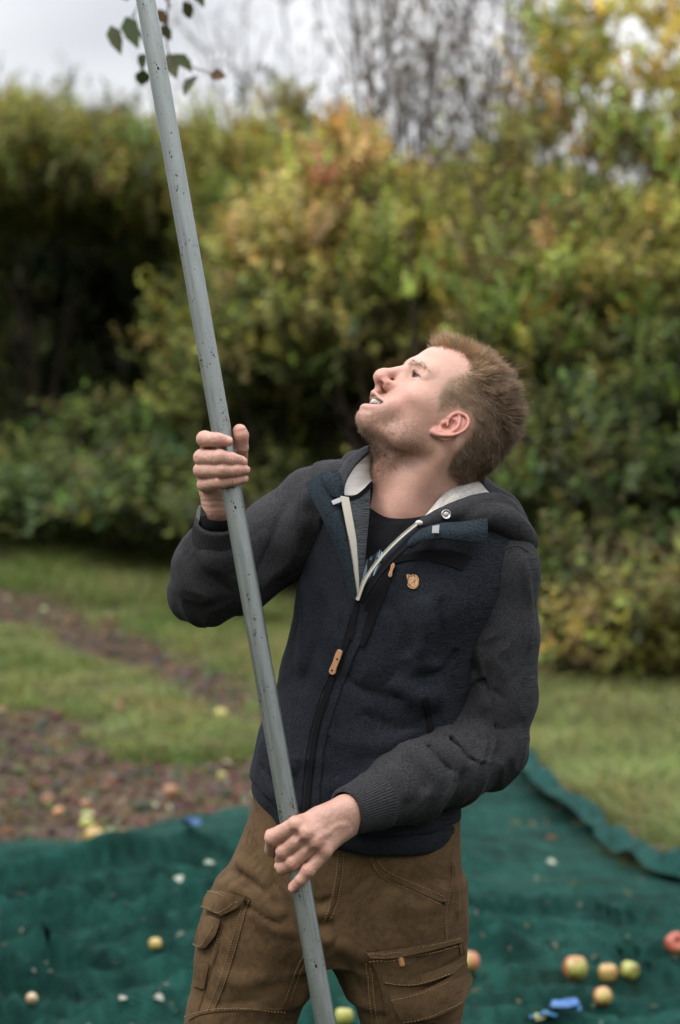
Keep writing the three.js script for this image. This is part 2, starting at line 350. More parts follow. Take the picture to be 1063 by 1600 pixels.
function scatter(name, geo, mat, list, parent = scene) { // list of [x, y, z, scale, turn, colour, tilt]
  wound(geo); const m = new THREE.InstancedMesh(geo, mat, list.length), o = new THREE.Object3D();
  list.forEach(([x, y, z, s, t, c, tilt], i) => { o.position.set(x, y, z); o.rotation.set(tilt ? tilt[0] : 0, t, tilt ? tilt[1] : 0, 'YXZ'); o.scale.setScalar(s); o.updateMatrix(); m.setMatrixAt(i, o.matrix); m.setColorAt(i, rgb(...c)); });
  m.name = parent === scene ? numbered(name) : name; m.castShadow = m.receiveShadow = true; m.userData.kind = 'stuff'; parent.add(m); return m;
}
{
  const R = rng(11), lawn = [], tall = [];
  for (let i = 0; i < 30000; i++) {
    const d = 8.2 + Math.pow(R(), 1.3) * 16, z = depthZ(d), x = (R() * 2 - 1) * d * 0.19; if (d > 14.6 && x > 1.2 + R() * 0.4) continue;
    const s = soilness(x, z), tuft = fbm(x * 2.5, z * 2.5, 7, 2); if (R() < s * 1.05 - Math.max(0, tuft) * 0.5) continue;
    if (inPoly(NETPOLY, x, z) && polyEdge(NETPOLY, x, z) > 0.05) continue;
    const n = fbm(x * 1.1, z * 1.1, 2, 3), dry = clamp(0.35 + 0.9 * n + (x > 0.8 ? 0.05 : 0) + (R() - 0.5) * 0.5), c = V.mix([0.125, 0.180, 0.034], [0.27, 0.25, 0.095], dry).map((v) => v * (0.7 + 0.6 * R()));
    (x > 0.7 && R() < 0.85 || x < 0 && d > 15.5 && R() < 0.6 ? tall : lawn).push([x, groundY(x, z) - 0.005, z, (0.7 + 0.6 * R()) * (1 + 0.9 * Math.max(0, tuft)) * (1 - 0.5 * s) * (1 + 0.9 * sstep(12, 14.5, d) * (x > 0.6 ? 1 : 0) + 0.8 * sstep(16, 18.5, d)), R() * 6.28, c]);
  }
  tag(scatter('grass', bladeClump(1, 18, 0.085, 0.08, 1.3), LEAFY([1, 1, 1]), lawn), 'short green and straw-coloured grass beside the muddy track', 'grass');
  tag(scatter('grass', bladeClump(2, 16, 0.16, 0.09, 1.5), LEAFY([1, 1, 1]), tall), 'longer pale green grass at the right behind the man', 'grass');
}
// ---------------------------------------------------------------- leaves and bushes
function leafInto(b, at, dir, up, len, wid, fold = 0.25, droop = 0.25, col = null) { // one leaf: two halves folded on the midrib
  const T = V.norm(dir), B = V.norm(V.cross(up, T)), N = V.cross(T, B), prof = [[0, 0.06], [0.3, 0.92], [0.65, 0.8], [1, 0.04]];
  let prev = null;
  for (const [t, w] of prof) {
    const c = V.add(at, V.add(V.mul(T, t * len), V.mul(N, -droop * t * t * len))), ww = w * wid * 0.5, e = V.add(V.mul(N, fold * ww), [0, 0, 0]);
    const ids = [b.vert(V.add(V.add(c, V.mul(B, ww)), e), V.norm(V.add(N, V.mul(B, -fold))), [1, t], col), b.vert(c, N, [0.5, t], col), b.vert(V.add(V.add(c, V.mul(B, -ww)), e), V.norm(V.add(N, V.mul(B, fold))), [0, t], col)];
    if (prev) { b.tri(prev[0], prev[1], ids[1]); b.tri(prev[0], ids[1], ids[0]); b.tri(prev[1], prev[2], ids[2]); b.tri(prev[1], ids[2], ids[1]); } prev = ids;
  }
}
function sprig(seed, n, L, leaf, wid, stem = true) { // a twig along +y with leaves
  const R = rng(seed), b = new MB(), bend = [R() - 0.5, 0, R() - 0.5].map((v) => v * 0.5), at = (t) => [bend[0] * L * t * t, L * t, bend[2] * L * t * t];
  if (stem) b.tube([0, 0.35, 0.7, 1].map(at), (t) => 0.0022 * (1 - 0.7 * t), 3, { caps: false, color: [0.32, 0.26, 0.2] });
  for (let i = 0; i < n; i++) {
    const t = 0.12 + 0.88 * (i + R() * 0.6) / n, a = i * 2.4 + R(), d = V.norm([Math.cos(a), 0.35 + 0.5 * t, Math.sin(a)]), k = 0.72 + 0.55 * R(), s = 0.75 + 0.5 * R();
    leafInto(b, at(Math.min(1, t)), d, V.norm([R() - 0.5, 1.2, R() - 0.5]), leaf * s, wid * s, 0.2, 0.35 * R() + 0.1, [k, k * (0.93 + 0.12 * R()), k]);
  }
  return b.geo();
}
const SPRIGS = { small: [sprig(1, 15, 0.25, 0.036, 0.021), sprig(2, 14, 0.27, 0.034, 0.020)], maple: [sprig(3, 13, 0.30, 0.044, 0.034), sprig(4, 13, 0.28, 0.040, 0.032)], round: [sprig(5, 14, 0.26, 0.042, 0.034), sprig(6, 14, 0.27, 0.038, 0.030)], nettle: [sprig(7, 14, 0.34, 0.062, 0.030), sprig(8, 13, 0.32, 0.058, 0.028)] };
const FOLIAGE = LEAFY([1, 1, 1], { vertexColors: true }), BARK = std({ color: rgb(0.058, 0.043, 0.032), roughness: 1, specularIntensity: 0.2 }), BARK_DARK = std({ color: rgb(0.034, 0.029, 0.026), roughness: 1, specularIntensity: 0.2 });
// blobs [px, py, depth, radius x px, radius y px, radius z m, sprigs]; tone(p, rand) gives the leaf colour
function bush(name, label, category, blobs, kind, tone, seed, { stems = 7, base = null, group, spread = 0.5, inner = 0.55, bark = BARK, open = 0 } = {}) {
  const R = rng(seed), cen = blobs.map(([px, py, d, rx, ry, rz, n]) => { const c = P(px, py, depthZ(d)), k = d / FOCAL; return { c, r: [rx * k, ry * k, rz], n }; });
  const cx = cen.reduce((a, b) => a + b.c[0], 0) / cen.length, cz = cen.reduce((a, b) => a + b.c[2], 0) / cen.length, root = base ? onGround(...base) : [cx, groundY(cx, cz), cz], o = thing(name, label, category, root, 0, group);
  const sets = [[], []];
  const put = (p, up, u, rad) => { if (p[1] < groundY(p[0], p[2])) return; sets[R() < 0.5 ? 0 : 1].push([p[0] - root[0], p[1] - root[1], p[2] - root[2], 0.7 + 0.65 * R(), R() * 6.283, tone(p, R, u, rad), [up[0] + (R() - 0.5) * 1.1, up[1] + (R() - 0.5) * 1.1]]); };
  for (const { c, r, n } of cen) {
    const shoots = Math.ceil(n / 14), core = n * 0.2;
    for (let i = 0; i < shoots; i++) { // arching shoots, leafy along their outer part
      let v; do v = [R() * 2 - 1, R() * 1.9 - 0.75, R() * 2 - 1]; while (V.len(v) > 1 || V.len(v) < 0.1);
      const u = V.norm(v), wisp = R() < 0.2 && u[1] > -0.2, ext = (wisp ? 1.1 + 0.55 * R() : 0.72 + 0.5 * R() * R()) + 0.25 * fbm(u[0] * 2 + c[0], u[1] * 2 + c[1], u[2] * 2, 2), e = [c[0] + u[0] * r[0] * ext, c[1] + u[1] * r[1] * ext, c[2] + u[2] * r[2] * ext];
      const s = [c[0] + (R() - 0.5) * r[0] * 0.7, c[1] - r[1] * (0.4 + 0.4 * R()), c[2] + (R() - 0.5) * r[2] * 0.6], m = V.add(V.mix(s, e, 0.55), [0, r[1] * (0.12 + 0.2 * R()), 0]), pts = smooth([s, m, e], 26), tint = tone(e, R, u, 1), tl = [u[2] * 0.7, -u[0] * 0.7], bright = 0.72 + 0.6 * R();
      for (let k = 0; k < 17; k += wisp ? 2 : 1) { const t = 0.32 + 0.68 * Math.pow(k / 16, 0.85), q = pts[Math.round(t * 26)], sp = (wisp ? 0.07 : 0.16) * (1.15 - t), f = (0.8 + 0.4 * R()) * bright; const p = [q[0] + (R() - 0.5) * sp * 2, q[1] + (R() - 0.5) * sp * 2, q[2] + (R() - 0.5) * sp * 2]; if (p[1] < groundY(p[0], p[2])) continue; const tt = R() < 0.6 ? tint : tone(p, R, u, 1); sets[R() < 0.5 ? 0 : 1].push([p[0] - root[0], p[1] - root[1], p[2] - root[2], 0.7 + 0.6 * R(), R() * 6.283, tt.map((w) => w * f), [tl[0] + (R() - 0.5) * 1.2, tl[1] + (R() - 0.5) * 1.2]]); }
    }
    for (let i = 0; i < core; i++) { // the shaded middle
      let v; do v = [R() * 2 - 1, R() * 2 - 1, R() * 2 - 1]; while (V.len(v) > 1 || V.len(v) < inner * 0.8);
      const u = V.norm(v), rad = V.len(v) * 0.9, p = [c[0] + v[0] * r[0] * 0.9, c[1] + v[1] * r[1] * 0.9, c[2] + v[2] * r[2] * 0.9];
      if (fbm(p[0] * 2.6, p[1] * 2.6, p[2] * 2.6, 2) < -0.2 + open * 0.3) continue; put(p, [u[2] * 0.5, -u[0] * 0.5], u, rad);
    }
  }
  scatter('foliage', SPRIGS[kind][0], FOLIAGE, sets[0], o); scatter('foliage', SPRIGS[kind][1], FOLIAGE, sets[1], o);
  for (let i = 0; i < stems; i++) {
    const q = cen[Math.floor(R() * cen.length)], e = V.sub([q.c[0] + (R() - 0.5) * q.r[0] * 1.2, q.c[1] + (R() - 0.3) * q.r[1] * 0.9, q.c[2] + (R() - 0.5) * q.r[2]], root), s = [(R() - 0.5) * spread, -0.05, (R() - 0.5) * spread], m = V.add(V.mix(s, e, 0.5), [(R() - 0.5) * 0.3, 0.25, (R() - 0.5) * 0.3]), b = new MB(), pts = smooth([s, m, e], 10);
    b.tube(pts, (t) => lerp(0.028, 0.006, t), 6, { vScale: 3 });
    for (let k = 0; k < 6; k++) { const t = 3 + Math.floor(R() * 7), f = pts[t], g = V.add(f, [(R() - 0.5) * 0.9, R() * 0.6, (R() - 0.5) * 0.9]); b.tube(smooth([f, V.add(V.mix(f, g, 0.5), [0, 0.08, 0]), g], 5), (w) => lerp(0.009, 0.002, w), 4, { caps: false }); }
    mesh('stem', b.geo(), bark, o);
  }
  return o;
}
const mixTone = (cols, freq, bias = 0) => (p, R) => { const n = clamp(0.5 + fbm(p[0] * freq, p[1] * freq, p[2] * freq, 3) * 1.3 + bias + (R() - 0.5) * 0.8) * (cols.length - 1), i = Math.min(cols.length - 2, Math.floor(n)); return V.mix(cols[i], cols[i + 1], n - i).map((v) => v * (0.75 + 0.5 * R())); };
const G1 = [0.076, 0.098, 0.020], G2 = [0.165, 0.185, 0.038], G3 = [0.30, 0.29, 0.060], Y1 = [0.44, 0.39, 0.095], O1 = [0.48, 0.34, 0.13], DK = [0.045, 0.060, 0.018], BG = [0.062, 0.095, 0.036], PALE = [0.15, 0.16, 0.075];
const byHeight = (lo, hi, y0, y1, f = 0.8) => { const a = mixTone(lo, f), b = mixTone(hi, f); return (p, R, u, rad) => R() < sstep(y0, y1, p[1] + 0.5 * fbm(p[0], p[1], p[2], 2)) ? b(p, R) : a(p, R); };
const yAt = (py, d) => P(500, py, depthZ(d))[1];

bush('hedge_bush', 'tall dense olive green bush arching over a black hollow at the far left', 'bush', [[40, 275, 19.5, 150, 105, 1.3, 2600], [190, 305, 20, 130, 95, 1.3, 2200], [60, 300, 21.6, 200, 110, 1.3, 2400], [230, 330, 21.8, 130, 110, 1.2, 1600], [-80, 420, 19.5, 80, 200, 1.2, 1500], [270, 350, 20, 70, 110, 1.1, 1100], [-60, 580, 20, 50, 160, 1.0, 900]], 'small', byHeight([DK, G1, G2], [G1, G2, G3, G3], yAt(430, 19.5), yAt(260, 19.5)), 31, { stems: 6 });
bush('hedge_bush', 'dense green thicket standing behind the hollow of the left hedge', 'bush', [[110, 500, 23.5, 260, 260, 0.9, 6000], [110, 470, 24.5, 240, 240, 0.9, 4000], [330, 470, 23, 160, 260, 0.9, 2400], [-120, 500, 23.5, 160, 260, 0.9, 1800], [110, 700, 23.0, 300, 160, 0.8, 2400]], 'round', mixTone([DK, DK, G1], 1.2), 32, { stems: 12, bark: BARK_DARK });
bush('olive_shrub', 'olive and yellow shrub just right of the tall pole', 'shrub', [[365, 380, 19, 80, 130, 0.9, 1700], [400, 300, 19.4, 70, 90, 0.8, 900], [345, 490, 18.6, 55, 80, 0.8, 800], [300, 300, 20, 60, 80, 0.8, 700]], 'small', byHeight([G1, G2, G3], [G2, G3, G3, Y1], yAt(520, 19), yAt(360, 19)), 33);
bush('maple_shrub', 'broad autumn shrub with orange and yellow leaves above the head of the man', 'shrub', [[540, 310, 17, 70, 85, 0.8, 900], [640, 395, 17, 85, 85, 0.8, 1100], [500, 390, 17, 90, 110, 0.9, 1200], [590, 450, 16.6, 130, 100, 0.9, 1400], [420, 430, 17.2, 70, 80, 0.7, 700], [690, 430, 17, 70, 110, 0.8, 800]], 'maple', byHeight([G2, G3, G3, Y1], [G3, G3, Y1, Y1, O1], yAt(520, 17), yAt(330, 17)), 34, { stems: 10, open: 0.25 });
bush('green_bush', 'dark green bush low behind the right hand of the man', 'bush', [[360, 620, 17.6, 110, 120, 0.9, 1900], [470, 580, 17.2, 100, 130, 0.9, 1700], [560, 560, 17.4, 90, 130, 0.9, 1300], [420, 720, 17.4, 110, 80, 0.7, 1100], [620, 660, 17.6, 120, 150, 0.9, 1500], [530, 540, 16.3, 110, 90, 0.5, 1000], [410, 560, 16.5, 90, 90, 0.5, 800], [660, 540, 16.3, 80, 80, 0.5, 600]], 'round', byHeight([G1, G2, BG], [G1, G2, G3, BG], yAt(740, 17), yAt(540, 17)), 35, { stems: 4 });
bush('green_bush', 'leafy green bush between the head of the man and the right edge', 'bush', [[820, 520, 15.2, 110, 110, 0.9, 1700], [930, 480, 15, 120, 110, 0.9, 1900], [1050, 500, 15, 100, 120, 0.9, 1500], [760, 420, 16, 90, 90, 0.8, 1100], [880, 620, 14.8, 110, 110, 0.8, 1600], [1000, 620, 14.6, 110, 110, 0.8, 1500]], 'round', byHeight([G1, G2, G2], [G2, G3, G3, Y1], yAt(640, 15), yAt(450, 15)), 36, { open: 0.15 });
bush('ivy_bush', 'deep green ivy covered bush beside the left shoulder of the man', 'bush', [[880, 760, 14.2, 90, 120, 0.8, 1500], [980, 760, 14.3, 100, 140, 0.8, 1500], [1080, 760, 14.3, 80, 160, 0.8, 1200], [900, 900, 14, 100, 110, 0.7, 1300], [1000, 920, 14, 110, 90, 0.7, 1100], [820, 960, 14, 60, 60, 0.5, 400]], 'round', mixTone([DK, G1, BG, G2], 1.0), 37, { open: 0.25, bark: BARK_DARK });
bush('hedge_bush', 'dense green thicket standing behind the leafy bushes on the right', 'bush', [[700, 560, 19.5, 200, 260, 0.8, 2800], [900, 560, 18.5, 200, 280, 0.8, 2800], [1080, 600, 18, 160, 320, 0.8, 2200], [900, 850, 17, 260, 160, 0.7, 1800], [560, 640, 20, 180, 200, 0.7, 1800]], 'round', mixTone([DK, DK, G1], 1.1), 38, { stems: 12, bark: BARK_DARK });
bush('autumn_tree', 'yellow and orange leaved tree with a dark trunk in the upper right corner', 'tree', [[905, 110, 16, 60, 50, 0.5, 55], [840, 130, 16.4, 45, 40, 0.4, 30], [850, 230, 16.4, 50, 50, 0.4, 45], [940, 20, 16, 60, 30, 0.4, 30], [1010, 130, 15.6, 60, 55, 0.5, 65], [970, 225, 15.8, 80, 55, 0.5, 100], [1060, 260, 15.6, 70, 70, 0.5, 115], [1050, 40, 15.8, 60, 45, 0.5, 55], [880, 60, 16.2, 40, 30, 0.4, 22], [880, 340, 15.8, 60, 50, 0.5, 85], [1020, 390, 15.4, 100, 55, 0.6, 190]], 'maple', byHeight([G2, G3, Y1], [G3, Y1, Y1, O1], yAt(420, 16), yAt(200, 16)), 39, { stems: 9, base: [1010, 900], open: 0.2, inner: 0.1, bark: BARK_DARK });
bush('nettle_patch', 'waist high nettles along the foot of the hedge at left', 'plant', [[60, 775, 18.6, 150, 45, 0.5, 700], [200, 735, 18.4, 110, 75, 0.5, 800], [320, 730, 18, 100, 95, 0.5, 800], [-60, 790, 18.6, 100, 40, 0.5, 500], [430, 790, 17.4, 120, 50, 0.5, 600], [60, 815, 17.6, 170, 26, 0.5, 420], [240, 812, 17.2, 140, 34, 0.5, 480], [400, 830, 16.6, 130, 34, 0.5, 420]], 'nettle', mixTone([G1, G2, BG, G2], 1.1), 40, { stems: 4, inner: 0.2 });
bush('bramble', 'straggly bramble with dry stems at the right edge above the grass', 'plant', [[1010, 1010, 13.2, 90, 70, 0.5, 420], [950, 1040, 13.2, 70, 40, 0.4, 220], [1070, 980, 13.2, 70, 80, 0.5, 360]], 'nettle', mixTone([G1, G3, [0.14, 0.10, 0.05]], 1.4), 41, { stems: 12, inner: 0.1, open: 0.2, bark: std({ color: rgb(0.17, 0.12, 0.075), roughness: 1 }) });
bush('far_bush', 'green bushes far behind at the upper left under the sky', 'bush', [[80, 300, 27, 200, 130, 1, 1600], [250, 370, 27, 150, 130, 1, 1000], [420, 400, 27, 160, 140, 1, 1300], [-100, 300, 27, 120, 120, 1, 800], [100, 480, 27, 260, 160, 1, 2200]], 'small', mixTone([G1, G2, G3], 0.7), 42);
bush('far_bush', 'hazy olive bushes far behind the bare trees in the middle', 'bush', [[560, 430, 28, 180, 140, 1, 1500], [740, 420, 28, 160, 150, 1, 1300], [900, 450, 28, 160, 160, 1, 1300], [1060, 450, 28, 140, 160, 1, 1200]], 'small', mixTone([G1, G2, G3, Y1], 0.7), 43);
bush('hedge_bush', 'wide hedge bush carrying on past the left edge of the picture', 'bush', [[-420, 420, 20, 240, 240, 1.3, 2200], [-820, 460, 19, 260, 240, 1.3, 1600]], 'small', mixTone([G1, G2, G3], 0.8), 44, { stems: 5 });
bush('hedge_bush', 'wide hedge bush carrying on past the right edge of the picture', 'bush', [[1360, 560, 14.5, 240, 300, 1.3, 2200], [1780, 560, 14, 260, 300, 1.3, 1600]], 'round', mixTone([G1, G2, G3], 0.8), 45, { stems: 5 });
bush('sapling', 'thin leafy saplings rising above the hedge on both sides of the orange shrub', 'sapling', [[455, 240, 18.6, 32, 95, 0.3, 150], [330, 280, 19, 36, 70, 0.3, 130], [800, 300, 16.4, 40, 90, 0.3, 200], [760, 360, 16.2, 50, 70, 0.3, 180], [715, 330, 16.4, 34, 80, 0.3, 130]], 'small', mixTone([G2, G3, Y1], 1.2), 46, { stems: 8 });
// orchard trees added out of view to keep low skylight off the scene
for (const [x, z, h, sd, label] of [[-6.5, 9.5, 5.6, 61, 'unseen apple tree added behind the photographer, on the left'], [-0.5, 12, 6.2, 62, 'unseen apple tree added straight behind the photographer'], [5.5, 9.5, 5.6, 63, 'unseen apple tree added behind the photographer, on the right'], [10.5, 3.5, 5.8, 64, 'unseen apple tree added far out to the right of the photographer']]) {
  const R = rng(sd), o = thing('added_apple_tree', label, 'tree', [x, 0, z], 0), sets = [[], []];
  mesh('trunk', new MB().tube(smooth([[0, -0.1, 0], [0.1, 0.8, 0.05], [-0.05, 1.7, 0.1], [0.1, h * 0.6, 0]], 10), (t) => lerp(0.17, 0.07, t), 10).geo(), BARK, o);
  for (let i = 0; i < 2600; i++) { let v; do v = [R() * 2 - 1, R() * 2 - 1, R() * 2 - 1]; while (V.len(v) > 1 || V.len(v) < 0.45); const k = 1 + 0.5 * fbm(v[0] * 2 + x, v[1] * 2, v[2] * 2, 2); sets[i & 1].push([v[0] * 2.9 * k, h * 0.58 + v[1] * h * 0.44 * k, v[2] * 2.6 * k, 1.7 + R(), R() * 6.28, V.mix(G1, G2, R()), [R() * 2, R() * 2]]); }
  scatter('foliage', SPRIGS.round[0], FOLIAGE, sets[0], o); scatter('foliage', SPRIGS.round[1], FOLIAGE, sets[1], o);
}
// ---------------------------------------------------------------- bare-stemmed trees
function bareTree(label, px, d, baseY, stems, seed, h, fan, leafN, tint) {
  const R = rng(seed), root = P(px, baseY, depthZ(d)); root[1] = groundY(root[0], root[2]);
  const o = thing('bare_tree', label, 'tree', root, 0, 'bare trees against the sky'), leaves = [[], []];
  for (let i = 0; i < stems; i++) {
    const b = new MB(), a = R() * 6.283, lean = (i - (stems - 1) / 2) / Math.max(1, stems) * fan + (R() - 0.5) * 0.12, H = h * (0.7 + 0.45 * R()), ctl = [[(R() - 0.5) * 0.3, -0.05, (R() - 0.5) * 0.3]];
    for (let k = 1; k <= 5; k++) { const t = k / 5; ctl.push([lean * H * t * (0.6 + 0.4 * t) + (R() - 0.5) * 0.22, H * t, Math.sin(a) * 0.12 * H * t + (R() - 0.5) * 0.18]); }
    const pts = smooth(ctl, 22), r0 = 0.012 + 0.016 * R();
    b.tube(pts, (t) => lerp(r0, 0.004, Math.pow(t, 0.8)), 6, { vScale: 2 });
    for (let k = 0; k < 17; k++) {
      const t = 4 + Math.floor(R() * 18), f = pts[t], az = R() * 6.283, L = 0.35 + 0.9 * R() * (1 - t / 30), up = 0.6 + 0.7 * R(), e = V.add(f, [Math.cos(az) * L * 0.6, L * up, Math.sin(az) * L * 0.6]), br = smooth([f, V.add(V.mix(f, e, 0.5), [Math.cos(az) * 0.06, -0.03, Math.sin(az) * 0.06]), e], 6);
      b.tube(br, (w) => lerp(0.0075, 0.0025, w), 4, { caps: false });
      for (let j = 0; j < 3; j++) { const g = br[2 + Math.floor(R() * 4)], az2 = R() * 6.283, e2 = V.add(g, [Math.cos(az2) * 0.16, 0.1 + 0.22 * R(), Math.sin(az2) * 0.16]); b.tube([g, V.mix(g, e2, 0.5), e2], (w) => lerp(0.0035, 0.0016, w), 3, { caps: false }); if (R() < leafN) leaves[R() < 0.5 ? 0 : 1].push([...e2, 0.45 + 0.4 * R(), R() * 6.28, tint.map((v) => v * (0.7 + 0.6 * R())), [R() * 2, R() * 2]]); }
    }
    mesh('stem', b.geo(), BARK, o);
  }
  if (leaves[0].length && leaves[1].length) { scatter('foliage', SPRIGS.small[0], FOLIAGE, leaves[0], o); scatter('foliage', SPRIGS.small[1], FOLIAGE, leaves[1], o); }
}
const TN = [0.12, 0.09, 0.04];
bareTree('thin bare tree nearest to the pole against the sky', 330, 25, 600, 3, 51, 4.7, 0.2, 0.2, TN);
bareTree('wispy bare tree above the left end of the orange shrub', 440, 23, 600, 6, 52, 5.6, 0.24, 0.3, TN);
bareTree('bare tree with upright stems right above the orange shrub', 590, 18.2, 600, 9, 53, 5.6, 0.26, 0.6, TN);
bareTree('dark many-stemmed bare tree fanning out above the head of the man', 690, 17.6, 600, 9, 54, 5.6, 0.34, 0.65, TN);
bareTree('bare tree leaning right towards the yellow tree in the corner', 750, 18.4, 600, 7, 55, 5.4, 0.5, 0.6, TN);
bareTree('dark leafy bare tree just left of the yellow corner tree', 830, 18, 600, 7, 56, 4.6, 0.3, 1.0, [0.12, 0.12, 0.045]);
bareTree('slender stems with few leaves standing in front of the hedge left of the head', 625, 15.9, 700, 3, 57, 3.5, 0.4, 0.6, [0.24, 0.2, 0.06]);
bareTree('slender stems with few leaves in front of the hedge right of the head', 850, 14.6, 800, 4, 58, 3.4, 0.5, 0.6, [0.2, 0.2, 0.06]);

// ---------------------------------------------------------------- net and fallen fruit
const NETEDGE = NETPX.map(([a, b]) => onGround(a, b));
const netTop = smooth(NETEDGE, 220);
function netLift(x, z) {
  const d = EYE[2] - z, left = sstep(0.6, -0.8, x), warp = 0.5 * fbm(x * 0.8, z * 1.1, 3, 3);
  const n1 = noise(x * 0.34 + z * 0.18 + warp, z * 1.7 + x * 0.45 + warp * 1.8, 1.5), n2 = noise(x * 0.6 + warp + 7, z * 4.0 + x * 1.3 + warp * 2.6, 4.2), n3 = noise(x * 1.3 + warp, z * 8.5 + x * 2.6 + warp * 3, 9.1);
  const rd = (n, k) => Math.pow(Math.max(0, 1 - Math.abs(n) * k), 1.9);
  const h = (0.09 * rd(n1, 2.6) + 0.12 * rd(n2, 2.8)) * lerp(0.55, 1, left) + 0.075 * rd(n3, 2.4) + 0.014 * fbm(x * 2.2, z * 3, 8, 3) + 0.010;
  const peak = onGroundPeak, pk = 0.12 * Math.exp(-(((x - peak[0]) / 0.22) ** 2 + ((z - peak[2]) / 0.45) ** 2));
  return 0.012 + h * lerp(0.12, 1.15, sstep(0.1, 1.5, polyEdge(NETPOLY, x, z))) + pk;
}
const onGroundPeak = onGround(800, 1240);
const netY = (x, z) => groundY(x, z) + Math.max(0.006, netLift(x, z));
{
  const net = thing('harvest_net', 'dark green harvest net spread in folds over the ground around the man', 'net');
  const b = new MB(), nu = 220, nv = 330, ids = [];
  for (let i = 0; i <= nu; i++) for (let j = 0; j <= nv; j++) {
    const e = netTop[i], t = j / nv, nearX = lerp(-3.2, 3.6, i / nu), q = Math.pow(t, 1.25), x = lerp(e[0], lerp(e[0], nearX, 0.55), q), z = lerp(e[2], depthZ(2.4), q), ed = sstep(0, 0.03, t);
    const y = groundY(x, z) + lerp(0.10, 1, ed) * Math.max(0.006, netLift(x, z)) + 0.012 * Math.sin(ed * Math.PI);
    ids.push(b.vert([x, y, z], [0, 1, 0], [x, z]));
  }
  for (let i = 0; i < nu; i++) for (let j = 0; j < nv; j++) { const a = i * (nv + 1) + j, c = a + nv + 1; b.tri(a, a + 1, c + 1); b.tri(a, c + 1, c); }
  const g = b.geo(); g.computeVertexNormals();
  const weave = dataTex(256, (u, v) => { const a = Math.abs(Math.sin(u * Math.PI * 40)), c = Math.abs(Math.sin(v * Math.PI * 40)), hole = Math.min(a, c) > 0.76 + 0.35 * tileNoise(u, v, 8) ? 0 : 1; return hole; });
  const tone = dataTex(512, (u, v) => { const n = 0.8 + 0.5 * tileNoise(u, v, 7, 3) + 0.3 * tileNoise(u, v, 30, 5); return [n, n, n]; });
  const mat = std({ color: rgb(0.0095, 0.052, 0.041), map: retex(tone, 0.8), alphaMap: retex(weave, 6), transparent: true, roughness: 0.9, specularIntensity: 0.2 });
  mesh('netting', g, mat, net);
  // the folded hem along the right-hand edge, standing up off the ground
  const H = netTop.slice(112).filter((p, i) => i % 4 === 0), row = (out, up, k) => H.map((p, i) => { const w = noise(i * 0.55, k, 1), pk = 0.10 * Math.exp(-(((p[0] - onGroundPeak[0]) / 0.2) ** 2)); return [p[0] - out * 0.45 + 0.02 * w, groundY(p[0], p[2]) + Math.max(0.008, up * (1 + 0.75 * w) + pk * (up > 0.02 ? 1 : 0)), p[2] + out + 0.03 * w]; });
  mesh('hem', sheet([row(-0.05, 0.012, 0), row(0.0, 0.075, 1), row(0.08, 0.085, 2), row(0.17, 0.060, 3)], 130, 10, 0.006), std({ color: rgb(0.009, 0.048, 0.041), map: retex(tone, 3), roughness: 0.9, specularIntensity: 0.2 }), net);
}
function onNetAt(px, py) { const r = rayDir(px, py); for (let t = 3.5; t < 14; t += 0.004) { const x = EYE[0] + r[0] * t, y = EYE[1] + r[1] * t, z = EYE[2] + r[2] * t; if (y < netY(x, z)) return [x, y, z]; } return onGround(px, py); }
// apples
function appleGeo(seed, blush, base) {
  const pr = [[0.0001, 0.018], [0.004, 0.0205], [0.010, 0.0275], [0.018, 0.0300], [0.027, 0.0270], [0.0335, 0.0170], [0.0355, 0.004], [0.0335, -0.0095], [0.028, -0.0205], [0.020, -0.0275], [0.012, -0.0300], [0.006, -0.0285], [0.0001, -0.0262]];
  const g = new THREE.LatheGeometry(smooth(pr, 26).map(([a, b]) => new THREE.Vector2(Math.max(a, 0.0001), b)), 30), p = g.attributes.position, c = [];
  for (let i = 0; i < p.count; i++) {
    const x = p.getX(i), y = p.getY(i), z = p.getZ(i), a = Math.atan2(z, x), k = 1 + 0.035 * Math.cos(a * 5 + seed) * (y < 0 ? 1 : 0.5) + 0.05 * noise(x * 30 + seed, y * 30, z * 30); p.setXYZ(i, x * k, y * k, z * k);
    const n = fbm(x * 40 + seed, y * 40, z * 40, 3), streak = 0.5 + 0.5 * noise(a * 9, seed, y * 10), f = clamp(sstep(-0.35, 0.6, Math.cos(a - seed * 2) * 0.5 + 0.25 + y * 10 + n) * blush * (0.55 + 0.7 * streak)), sp = noise(x * 300, y * 300, z * 300 + seed) > 0.55 ? 0.6 : 1, br = sstep(0.3, 0.42, fbm(x * 22 + seed * 3, y * 22, z * 22, 2));
    let q = V.mix(base, [0.34, 0.075, 0.045], f); q = V.mix(q, [0.14, 0.075, 0.03], br * 0.8).map((v) => v * (0.5 + 0.5 * sp)); c.push(...q);
  }
  g.setAttribute('color', new THREE.Float32BufferAttribute(c, 3)); g.computeVertexNormals(); return g;
}
const appleMat = std({ vertexColors: true, roughness: 0.38, clearcoat: 0.15 }), stalkMat = std({ color: rgb(0.10, 0.06, 0.03), roughness: 1 });
const stalkGeo = new MB().tube(smooth([[0, 0.017, 0], [0.001, 0.026, 0.001], [0.004, 0.036, 0.002]], 6), 0.0013, 5).geo();
const YG = [0.30, 0.31, 0.065], YE = [0.40, 0.31, 0.085], ROT = [0.20, 0.095, 0.035];
